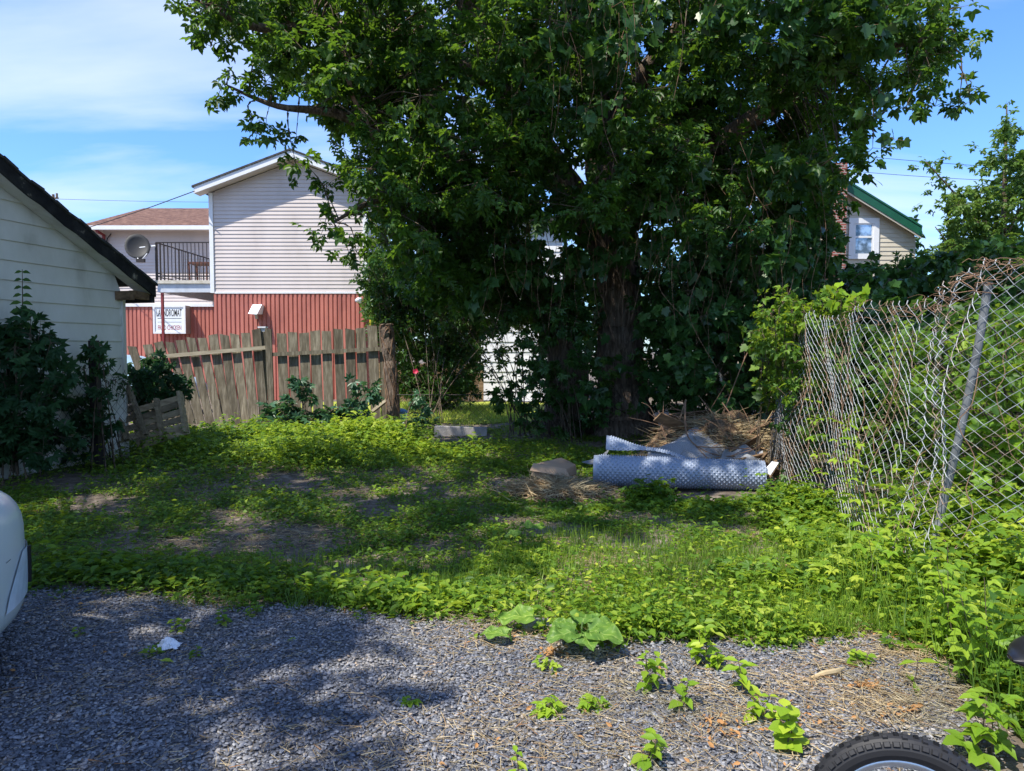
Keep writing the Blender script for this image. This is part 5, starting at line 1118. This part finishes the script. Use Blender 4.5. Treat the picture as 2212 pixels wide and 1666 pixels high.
bush('broad grey green creeper leaves in front of the right wooden fence panel', [(560, 890), (620, 870), (700, 885), (790, 880), (800, 915), (720, 935), (590, 935), (545, 925)], 13.3, 13.9, 46, .12, .2, T_FIVE, .2, 190, 'creeper', (-4, 13.6, 0), name='creeper', cat='vine', droop=.2, up=1.1)
for poly, l, b_ in (([(640, 790), (668, 790), (672, 870), (635, 870)], 'slender climbing plant standing against the middle of the right fence panel', (-4.1, 13.8, 0)), ([(765, 800), (800, 820), (810, 880), (765, 870)], 'leafy upright creeper stem at the right end of the fence panel', (-2.9, 13.8, 0)), ([(880, 850), (925, 880), (930, 925), (880, 915)], 'large leaved creeper shoot before the low wire fence', (-1.9, 13, 0))):
    bush(l, poly, 13.2, 13.8, 9, .1, .17, T_FIVE, .17, 260, 'creeper', b_, name='creeper', cat='vine', stems=3)
# sapling beside the shed: leaves in pairs on one stem
sp_ = thing('sapling', 'single upright sapling with paired leaves in front of the shed siding', 'sapling', W(46, 700, 8.0))
a = W(46, 720, 8.0); b = W(48, 582, 8.0); mb = MB(); mb.tube([a, (a+b)/2+[.01, 0, 0], b], [.008, .006, .003], 5); mb.build('stem', 'twig', sp_)
lb = Batch()
for k in range(8):
    q = a+(b-a)*(k+1)/8.3
    for s_ in (-1, 1):
        d = np.array([[s_*1.0, random.uniform(-.5, .1), -.15]]); lb.put(*T_SIMPLE, frames(d, np.array([[random.uniform(-.4, .4), -.8, .6]]), np.array([.15-.008*k])), q[None], np.array([random.uniform(.4, .9)]))
lb.build('leaves', 'bush', sp_)
# pink flower
fl = W(898, 803, 14.4); t = thing('flower', 'single bright pink blossom on the shrub behind the bark post', 'flower', fl)
lb = Batch(); d = np.array([[math.cos(k), math.sin(k)*.4-.4, math.sin(k)*.8] for k in (0, 1.25, 2.5, 3.75, 5)]); lb.put(*T_ROUND, frames(d, np.tile([[0, -1, .2]], (5, 1)), np.full(5, .07)), np.tile(fl, (5, 1)), rng.random(5)); lb.build('petals', 'pink', t)
tb = Batch(); twigs(tb, np.array([fl]), np.array([fl+[.1, .4, -.5]]), .006); tb.build('stem', 'twig', t)
# ------------------------------------------------------------------ ground vegetation
BARE = [(G(px, py), rx*G(px, py)[1]/1535, ry) for px, py, rx, ry in ((410, 1190, 150, .42), (660, 1165, 125, .45), (900, 1022, 90, .5), (1290, 1225, 75, .16), (1395, 1235, 60, .26), (1260, 1290, 50, .13), (1100, 1130, 70, .2), (1500, 1265, 45, .1), (1700, 1230, 60, .2), (1350, 1120, 60, .2), (1850, 1350, 50, .12), (760, 1070, 60, .3), (1180, 1180, 50, .16), (480, 1110, 60, .25), (1600, 1150, 60, .18), (350, 1230, 70, .1), (1960, 1440, 60, .25), (1540, 1225, 40, .08), (610, 985, 30, .2))]
def density(x, y):
    d = np.where((x > -99), 1.0, 0)
    nz = np.sin(x*2.3+1.2)*np.sin(y*2.9+.5)+.6*np.sin(x*5.1+y*3.7)+.4*np.sin(x*9.7-y*8.3); d = d*np.clip(.52+.5*nz, .06, 1)
    for c, rx, ry in BARE: q = ((x-c[0])/rx)**2+((y-c[1])/ry)**2; d = d*np.where(q < 1, .05+.3*q, 1)
    for cx_, cy_, rx, ry in ((mc[0], mc[1], .6, .42), (2.1, 7.4, 1.3, .42), (3.0, 8.0, .7, .6), (-.95, 12.0, .75, .7), (hc[0], hc[1], 1.1, .9)): d = d*np.where(((x-cx_)/rx)**2+((y-cy_)/ry)**2 < 1, .06, 1)
    d = d*np.where((x > .2) & (y < 6.2), np.clip(.5+.6*np.sin(x*4.1+y*1.3)*np.sin(y*4.7+1)+.3*np.sin(x*11-y*7), .05, 1), 1)
    e_ = y-edge(x); d = d*np.where(e_ < .55, np.clip(.35+.75*np.sin(x*5.3+1.7*np.sin(x*2.1))+.5*np.sin(x*13+y*9)+e_*.6, .08, 1), 1)
    g = in_gravel(x, y-.05*np.sin(x*9)-.05*np.sin(x*23+y*11)); d = np.where(g, 0, d)
    return d
def field(n, y0, y1, xm=.86):
    y = np.sqrt(rng.uniform(y0*y0, y1*y1, n)); x = y*rng.uniform(-xm, xm, n)
    ok = rng.random(n) < density(x, y)
    ok &= ~((y > 8.0) & (x < -5.7+(y-8.3)*.1) ); ok &= ~((x > 2.9) & (y > 5)&(rng.random(n) < .5))
    return x[ok], y[ok]
def sprigs(lb, x, y, hh, nl, tm, size, rsh=0, up=1.0, sp=.04):
    n = len(x); sc_ = rng.uniform(.5, 1.3, n)
    for k in range(nl):
        a = rng.uniform(0, 6.28, n); f = (k+.6)/nl; r = sp*(1.2-f*.5)*sc_
        T = np.stack([x+np.cos(a)*r, y+np.sin(a)*r, hgt(x, y)+hh*sc_*f*rng.uniform(.6, 1.2, n)+.008], 1)
        d = np.stack([np.cos(a), np.sin(a), rng.uniform(-.35, .45, n)], 1); nn = np.stack([rng.normal(size=n)*.4, rng.normal(size=n)*.4, np.full(n, up)], 1)
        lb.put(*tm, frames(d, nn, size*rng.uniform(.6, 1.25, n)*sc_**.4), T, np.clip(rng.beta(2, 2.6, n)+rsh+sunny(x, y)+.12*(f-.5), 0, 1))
def sunny(x, y): return .20*np.exp(-((x-1.3)/1.7)**4-((y-4.5)/1.0)**4)+.22*np.exp(-((x+2.6)/1.6)**4-((y-11.2)/1.3)**4)-.10  # leaf tint lifted where the sun falls, sunlight painted into the leaf colour
def tall(x, y): return np.clip(1+.7*np.sin(x*1.9+y*1.1)*np.sin(y*1.7-x*.6), .35, 2)
lb = Batch()
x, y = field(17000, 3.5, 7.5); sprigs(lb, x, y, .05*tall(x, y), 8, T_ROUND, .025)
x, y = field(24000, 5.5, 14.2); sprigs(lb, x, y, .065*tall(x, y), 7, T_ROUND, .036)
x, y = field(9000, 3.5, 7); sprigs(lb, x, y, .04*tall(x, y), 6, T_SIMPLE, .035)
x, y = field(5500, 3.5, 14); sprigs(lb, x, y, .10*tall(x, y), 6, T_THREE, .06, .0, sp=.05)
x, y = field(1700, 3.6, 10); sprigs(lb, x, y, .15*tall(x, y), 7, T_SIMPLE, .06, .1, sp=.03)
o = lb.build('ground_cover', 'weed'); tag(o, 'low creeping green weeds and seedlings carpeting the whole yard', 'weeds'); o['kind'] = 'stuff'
# lusher sunlit weeds at the back left, along the edge and at the fence foot
lb = Batch()
def patch(px, py, rx, ry, n, hh, nl, tm, size, rsh=0, sp=.05):
    c = G(px, py); x = rng.normal(c[0], rx, n); y = rng.normal(c[1], ry, n); ok = ~in_gravel(x, y-.04); ok &= ~(((x+.95)/.7)**2+((y-11.9)/.8)**2 < 1)
    sprigs(lb, x[ok], y[ok], hh*tall(x[ok], y[ok]), nl, tm, size, rsh, sp=sp)
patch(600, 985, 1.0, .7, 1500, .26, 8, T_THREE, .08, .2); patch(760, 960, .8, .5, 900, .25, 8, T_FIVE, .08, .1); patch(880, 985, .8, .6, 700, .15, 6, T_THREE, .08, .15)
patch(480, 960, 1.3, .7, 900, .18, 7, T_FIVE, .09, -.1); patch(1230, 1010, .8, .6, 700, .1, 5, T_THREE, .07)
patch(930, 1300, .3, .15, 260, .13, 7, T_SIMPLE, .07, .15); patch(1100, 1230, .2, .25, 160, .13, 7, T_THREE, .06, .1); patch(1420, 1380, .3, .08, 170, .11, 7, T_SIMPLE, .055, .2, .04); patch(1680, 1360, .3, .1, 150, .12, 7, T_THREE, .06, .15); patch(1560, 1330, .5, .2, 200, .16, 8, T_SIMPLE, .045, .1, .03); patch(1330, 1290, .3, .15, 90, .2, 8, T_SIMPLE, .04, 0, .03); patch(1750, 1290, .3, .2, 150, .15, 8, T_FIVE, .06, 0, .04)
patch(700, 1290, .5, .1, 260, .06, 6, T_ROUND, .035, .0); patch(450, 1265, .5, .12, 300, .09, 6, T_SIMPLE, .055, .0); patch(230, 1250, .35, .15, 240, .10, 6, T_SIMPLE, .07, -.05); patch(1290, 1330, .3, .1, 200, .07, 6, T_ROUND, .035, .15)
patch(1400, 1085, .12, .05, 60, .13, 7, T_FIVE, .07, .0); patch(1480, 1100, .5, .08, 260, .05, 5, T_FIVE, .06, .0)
for q in range(12):   # strip along the foot of the fence
    f = q/11; c = np.array([2.35+.25*f*f, 3.6+2.7*f]); x = rng.normal(c[0], .15, 130); y = rng.normal(c[1], .25, 130); sprigs(lb, x, y, .26*tall(x, y), 8, (T_THREE, T_SIMPLE, T_FIVE)[q % 3], (.085, .06, .075)[q % 3], .08)
x = rng.uniform(1.95, 2.9, 2600); y = rng.uniform(1.6, 4.0, 2600); ok = (x > redge(y)+.08+.1*rng.random(2600)); sprigs(lb, x[ok], y[ok], .2*tall(x[ok], y[ok]), 8, T_ROUND, .045, .1); 
x = rng.uniform(2.2, 3.4, 1100); y = rng.uniform(1.6, 4.2, 1100); sprigs(lb, x, y, .32, 9, T_SIMPLE, .075, .1)
x = rng.uniform(2.7, 4.2, 1500); y = rng.uniform(3.6, 5.2, 1500); sprigs(lb, x, y, .45, 9, T_THREE, .1, .2, sp=.09)
o = lb.build('tall_weeds', 'weed'); tag(o, 'taller leafy weeds in sunny patches along the gravel edge and fence foot', 'weeds'); o['kind'] = 'stuff'
lb = Batch()
def grass(x, y, L0, L1, w, lean=.5, mi=0, rs=None):
    n = len(x); a = rng.uniform(0, 6.28, n); L = rng.uniform(L0, L1, n); h_ = np.stack([np.cos(a), np.sin(a)], 1)
    d = np.stack([h_[:, 0]*lean*rng.random(n), h_[:, 1]*lean*rng.random(n), np.ones(n)], 1); nn = np.stack([-h_[:, 0], -h_[:, 1], np.full(n, .4)], 1)
    Fm = frames(d, nn, np.ones(n))*np.stack([np.full(n, w), L, L], 1)[:, None, :]
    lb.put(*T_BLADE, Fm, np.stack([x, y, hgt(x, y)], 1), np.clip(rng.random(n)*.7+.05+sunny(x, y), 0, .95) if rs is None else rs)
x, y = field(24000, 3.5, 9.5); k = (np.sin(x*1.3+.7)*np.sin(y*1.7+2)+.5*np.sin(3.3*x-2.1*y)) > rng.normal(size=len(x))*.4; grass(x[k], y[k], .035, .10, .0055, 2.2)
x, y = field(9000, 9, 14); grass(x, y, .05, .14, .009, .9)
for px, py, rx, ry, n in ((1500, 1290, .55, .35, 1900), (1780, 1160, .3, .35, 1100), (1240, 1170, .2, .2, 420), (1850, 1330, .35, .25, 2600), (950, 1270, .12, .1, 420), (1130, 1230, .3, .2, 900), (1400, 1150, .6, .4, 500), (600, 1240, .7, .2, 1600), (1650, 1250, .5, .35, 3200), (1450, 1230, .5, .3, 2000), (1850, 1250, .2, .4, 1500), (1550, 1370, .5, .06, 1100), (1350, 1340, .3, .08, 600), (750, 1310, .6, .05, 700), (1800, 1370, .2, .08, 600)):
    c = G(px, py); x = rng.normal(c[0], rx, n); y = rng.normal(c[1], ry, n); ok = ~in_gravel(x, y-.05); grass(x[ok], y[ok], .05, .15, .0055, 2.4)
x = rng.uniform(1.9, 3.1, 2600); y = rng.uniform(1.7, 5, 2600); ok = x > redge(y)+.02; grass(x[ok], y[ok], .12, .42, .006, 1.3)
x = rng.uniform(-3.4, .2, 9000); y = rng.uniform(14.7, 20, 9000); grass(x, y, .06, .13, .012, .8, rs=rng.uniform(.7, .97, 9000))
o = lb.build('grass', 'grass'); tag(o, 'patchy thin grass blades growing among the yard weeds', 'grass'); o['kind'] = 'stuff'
# straw bits on gravel and bare soil
b = Batch()
def straw(x, y, L0, L1, r, dz=.03):
    n = len(x); a = rng.uniform(0, 6.28, n); L = rng.uniform(L0, L1, n); p0 = np.stack([x, y, hgt(x, y)+dz+rng.uniform(-.004, .012, n)], 1)
    twigs(b, p0, p0+np.stack([np.cos(a)*L, np.sin(a)*L, rng.normal(size=n)*.008], 1), r*rng.uniform(.6, 1.3, n))
N = 10000; x = rng.uniform(-3, 2, N); y = rng.uniform(2.2, 4.4, N); nz = np.sin(x*3.1+y*2)+np.sin(y*5.3-x*2.2)+1.2*(x > -.6)+.8*(x > 1.2)+.8*(y < 3); ok = (rng.random(N) < np.clip(.12+.2*nz, .05, 1)) & (x < redge(y)); straw(x[ok], y[ok], .015, .08, .0018)
for px, py, s_, n in ((1560, 1560, .3, 350), (1880, 1470, .28, 600), (1960, 1530, .2, 700), (1200, 1480, .3, 330), (1180, 1640, .5, 700), (1700, 1480, .4, 250), (1450, 1520, .3, 200), (1330, 1225, .2, 600), (1600, 1240, .3, 600), (1400, 1340, .4, 400), (1100, 1380, .3, 400), (2000, 1420, .2, 500)):
    c = G(px, py); straw(rng.normal(c[0], s_, n), rng.normal(c[1], s_*.6, n), .02, .11, .0018)
for c, rx, ry in BARE:
    n = int(900*rx*ry*3)+60; straw(rng.normal(c[0], rx*.5, n), rng.normal(c[1], ry*.5, n), .02, .1, .0022, .02)
x, y = field(3500, 3.6, 9); straw(x, y, .03, .14, .002, .03)
o = b.build('straw_litter', 'straw'); tag(o, 'tan straw bits and dry stalks scattered over gravel and bare soil', 'straw'); o['kind'] = 'stuff'
lb = Batch()
for px, py, s_, n in ((1875, 1490, .035, 60), (1560, 1580, .06, 36), (1190, 1420, .04, 50), (1950, 1545, .06, 30), (1500, 1640, .3, 14), (1300, 1600, .5, 16), (1150, 1560, .5, 16), (1400, 1450, .4, 8), (300, 1400, .5, 8), (1020, 1400, .2, 8), (1990, 1400, .1, 24), (1790, 1560, .12, 30)):
    c = G(px, py); n_ = n; x = rng.normal(c[0], s_, n_); y = rng.normal(c[1], s_*.6, n_); a = rng.uniform(0, 6.28, n_)
    lb.put(*T_SIMPLE, frames(np.stack([np.cos(a), np.sin(a), rng.uniform(-.2, .6, n_)], 1), rng.normal(size=(n_, 3))*.6+[0, 0, 1], rng.uniform(.014, .034, n_)), np.stack([x, y, hgt(x, y)+.035], 1), rng.uniform(.8, 1, n_))
M['dryleaf'] = m_leaf('dry orange leaf', [(0, (.3, .12, .04)), (1, (.5, .26, .11))], (.5, .3, .1), .2, .7, .2)
o = lb.build('dry_leaves', 'dryleaf'); tag(o, 'curled orange brown dead leaves lying on the sunny gravel', 'leaves'); o['kind'] = 'stuff'
# individual weeds rooted in the gravel
def weed(px, py, hh, label, tm=T_SIMPLE, size=.06, pairs=4, m_='rasp', n_st=1, name='weed', grp='weeds rooted in the gravel', cat='weed'):
    g = G(px, py); g[2] = hgt(g[0], g[1])+.01; t = thing(name, label, cat, g, grp); mb = MB(); lb = Batch()
    for s_ in range(n_st):
        b = g+[random.uniform(-.03, .03), random.uniform(-.02, .02), 0]; tp = b+[random.uniform(-.25, .25)*hh, random.uniform(-.2, .2)*hh, hh*random.uniform(.8, 1.1)]
        mb.tube([b, (b+tp)/2+[.006, 0, 0], tp], [.003, .0025, .0015], 4)
        for k in range(pairs+1):
            q = b+(tp-b)*(.25+.75*k/pairs); a0 = random.uniform(0, 3)
            for s2 in (0, math.pi):
                a = a0+s2+random.uniform(-.3, .3); d = np.array([[math.cos(a), math.sin(a), random.uniform(-.3, .3)]])
                lb.put(*tm, frames(d, np.array([[random.uniform(-.2, .2), random.uniform(-.5, .1), 1.]]), np.array([size*random.uniform(.7, 1.15)*(1.1-.35*k/pairs)])), q[None], np.array([random.uniform(.3, .95)]))
    mb.build('stem', 'twig', t); lb.build('leaves', m_, t); return t
WL = [(1180, 1540, .05, 'small bushy weed on the gravel farthest left of the front row', T_THREE, .06, 3, 3), (1280, 1530, .05, 'low leafy weed right of the small bushy one', T_THREE, .055, 3, 3), (1395, 1500, .17, 'tall pale weed right below the wide burdock plant', T_SIMPLE, .055, 5, 2), (1480, 1530, .12, 'upright weed standing in bare gravel between the tall ones', T_SIMPLE, .06, 4, 1),
      (1560, 1450, .07, 'little sprout weed at the gravel edge below the lush patch', T_SIMPLE, .055, 3, 2), (1600, 1500, .12, 'upright weed with big leaves in the middle of the right gravel', T_SIMPLE, .07, 4, 1), (1640, 1560, .10, 'weed with drooping leaves left of the front tyre', T_SIMPLE, .06, 3, 2), (1700, 1620, .15, 'dark leaved weed nearest the tyre at its left', T_ROUND, .055, 4, 2),
      (1400, 1640, .10, 'shadowed weed at the bottom edge of the gravel', T_SIMPLE, .06, 3, 2), (1180, 1450, .05, 'small weed by the dry grass tuft under the burdock', T_THREE, .045, 3, 2), (390, 1365, .06, 'small weed just above the white wrapper', T_SIMPLE, .055, 3, 2), (330, 1425, .05, 'small weed touching the left of the white wrapper', T_SIMPLE, .05, 3, 2),
      (430, 1425, .05, 'thin weed right of the white wrapper', T_SIMPLE, .045, 3, 1), (170, 1385, .05, 'tiny weed on the shaded gravel close to the car', T_SIMPLE, .05, 3, 1), (480, 1350, .09, 'yellowing weed at the shaded edge of the gravel', T_SIMPLE, .055, 3, 2), (545, 1335, .08, 'low yellow green weed where grass meets the gravel', T_SIMPLE, .06, 3, 2),
      (1960, 1490, .14, 'single blade like weed standing on the gravel left of the grip', T_LONG, .13, 1, 1), (1850, 1440, .06, 'small clover like weed at the right gravel edge', T_ROUND, .04, 3, 3), (1510, 1440, .16, 'tall leafy weed right of the wide burdock plant', T_SIMPLE, .065, 5, 2), (1130, 1690, .1, 'weed cut off by the bottom of the picture', T_SIMPLE, .05, 3, 1)]
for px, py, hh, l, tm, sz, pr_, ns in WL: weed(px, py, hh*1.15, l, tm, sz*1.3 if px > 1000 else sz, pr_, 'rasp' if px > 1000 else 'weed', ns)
for px, py, hh, l in ((1790, 1130, .95, 'tall bramble cane with toothed leaves in front of the fence, farthest one'), (1860, 1180, 1.0, 'reddish tinged bramble cane leaning by the fence middle'), (1930, 1230, .85, 'leafy bramble cane just left of the leaning fence post'), (1900, 1300, .6, 'short bright bramble shoot at the fence foot'), (1975, 1290, .55, 'bright bramble shoot crossing the foot of the leaning post'), (2060, 1420, .5, 'big leaved bright shoot below the near chain link mesh'), (2120, 1500, .5, 'tall leafy shoot at the right edge above the grip'), (1840, 1120, .8, 'slim bramble cane before the dense wavy mesh'), (2120, 1640, .28, 'broad maple like seedling at the bottom right corner')):
    weed(px, py, hh, l, T_THREE, .13, 5, 'rasp', 2, 'bramble', 'bramble canes along the chain link fence', 'bramble')
# burdock: big floppy leaves
def bigleaf(c, d, n_, L, w, parent, m_, curl=.25):
    vs = []; fs = []; nu = 34; nv = 24; d = unit(np.array(d, float)); n_ = np.array(n_, float); x = np.cross(d, n_); x = unit(x); z = np.cross(x, d); c = np.array(c, float); ph = random.random()*6; rr = []
    for i in range(nu+1):
        u = i/nu; hw = w/2*(math.sin(math.pi*min(1, u*.93+.09))**.55)*(1-.25*u)*(1+.09*math.sin(u*17+ph)+.05*math.sin(u*31+ph*2))
        for j in range(nv+1):
            v = -1+2*j/nv; rr.append(.98 if abs(v) < .05 or abs(math.sin((u-abs(v)*.3)*17)) < .14 else .35+.25*math.sin(u*9+ph)*math.sin(v*7)); vs.append(c+d*(L*u-(.12*L*(1-u*3)*abs(v)**1.5 if u < .33 else 0))+x*hw*v+z*(-curl*L*u*u+.10*w*abs(v)**1.4*(1-.6*u)+.06*L*math.sin(u*10+v*4+ph)*abs(v)+.03*L*math.sin(u*14+ph)-.012*L*abs(math.sin((u-abs(v)*.35)*19))))
    for i in range(nu):
        for j in range(nv): fs.append((i*(nv+1)+j, (i+1)*(nv+1)+j, (i+1)*(nv+1)+j+1, i*(nv+1)+j+1))
    mb = MB(); mb.rv = random.uniform(.3, .9); mb.add(vs, fs); mb.r = rr; return mb.build('leaf', m_, parent, True)
M['burdock'] = m_leaf('burdock leaf', [(0, (.09, .19, .03)), (.6, (.17, .30, .045)), (1, (.34, .45, .12))], (.25, .42, .07), .3, .5)
def burdock(px, py, leaves, label):
    g = G(px, py); g[2] = .03; t = thing('burdock', label, 'plant', g, 'burdock plants at the gravel edge'); mb = MB()
    for a, st_, L, w, hz in leaves:
        a = math.radians(a); c = g+np.array([math.cos(a)*st_, math.sin(a)*st_, hz]); mb.tube([g, (g+c)/2+[0, 0, .04], c], .005, 6)
        bigleaf(c, (math.cos(a), math.sin(a), .1), (0, -.25, 1), L, w, t, 'burdock')
    mb.build('stalks', 'elder_light', t)
burdock(1255, 1420, ((200, .03, .15, .17, .10), (-25, .04, .17, .18, .11), (75, .04, .18, .17, .13), (-75, .02, .14, .15, .09), (140, .05, .13, .13, .11), (25, .08, .12, .12, .12)), 'wide burdock plant with overlapping bright leaves on the gravel edge')
burdock(1180, 1372, ((178, .07, .19, .17, .07), (200, .02, .05, .05, .03)), 'burdock leaf on a long stalk bending left onto the gravel')
burdock(1105, 1398, ((165, .02, .15, .11, .035),), 'folded burdock leaf lying flat at the left on the gravel')
burdock(1130, 1195, ((30, .02, .18, .14, .16), (190, .02, .12, .1, .12)), 'drooping broad leaf standing out in the middle of the grass')
burdock(850, 955, ((10, .05, .4, .34, .15), (120, .1, .34, .3, .2), (200, .1, .3, .25, .15)), 'large rounded leaves in the sunny patch below the bark post')
for px, py, l in ((885, 1532, 'fallen sprig of green leaflets lying on the sunny gravel'),):
    g = G(px, py); g[2] = .035; t = thing('fallen_sprig', l, 'sprig', g); lb = Batch()
    for a in (20, 60, 100, 140, 180, 220, 250): r = math.radians(a+100); lb.put(*T_SIMPLE, frames(np.array([[math.cos(r), math.sin(r), .05]]), np.array([[0, 0, 1.]]), np.array([.06])), g[None], np.array([random.uniform(.3, .7)]))
    lb.build('leaves', 'rasp', t); mb = MB(); mb.tube([g, g+[.05, .02, .01]], .002, 4); mb.build('stem', 'twig', t)
for px, py, l, a in ((620, 1397, 'yellow green fallen leaf on the gravel with a long stalk', .3), (590, 1552, 'small pale fallen leaf on the gravel below the yellow one', .5), (345, 1442, 'olive fallen leaf below the white wrapper', 0.1)):
    g = G(px, py); g[2] = .032; lb = Batch(); lb.put(*T_SIMPLE, frames(np.array([[math.cos(a), math.sin(a), .0]]), np.array([[0, -.1, 1.]]), np.array([.065])), g[None], np.array([1.0])); o = lb.build('fallen_leaf', 'rasp'); tag(o, l, 'leaf', 'fallen leaves on the gravel')
print('faces', sum(len(o.data.polygons) for o in bpy.data.objects if o.type == 'MESH'))
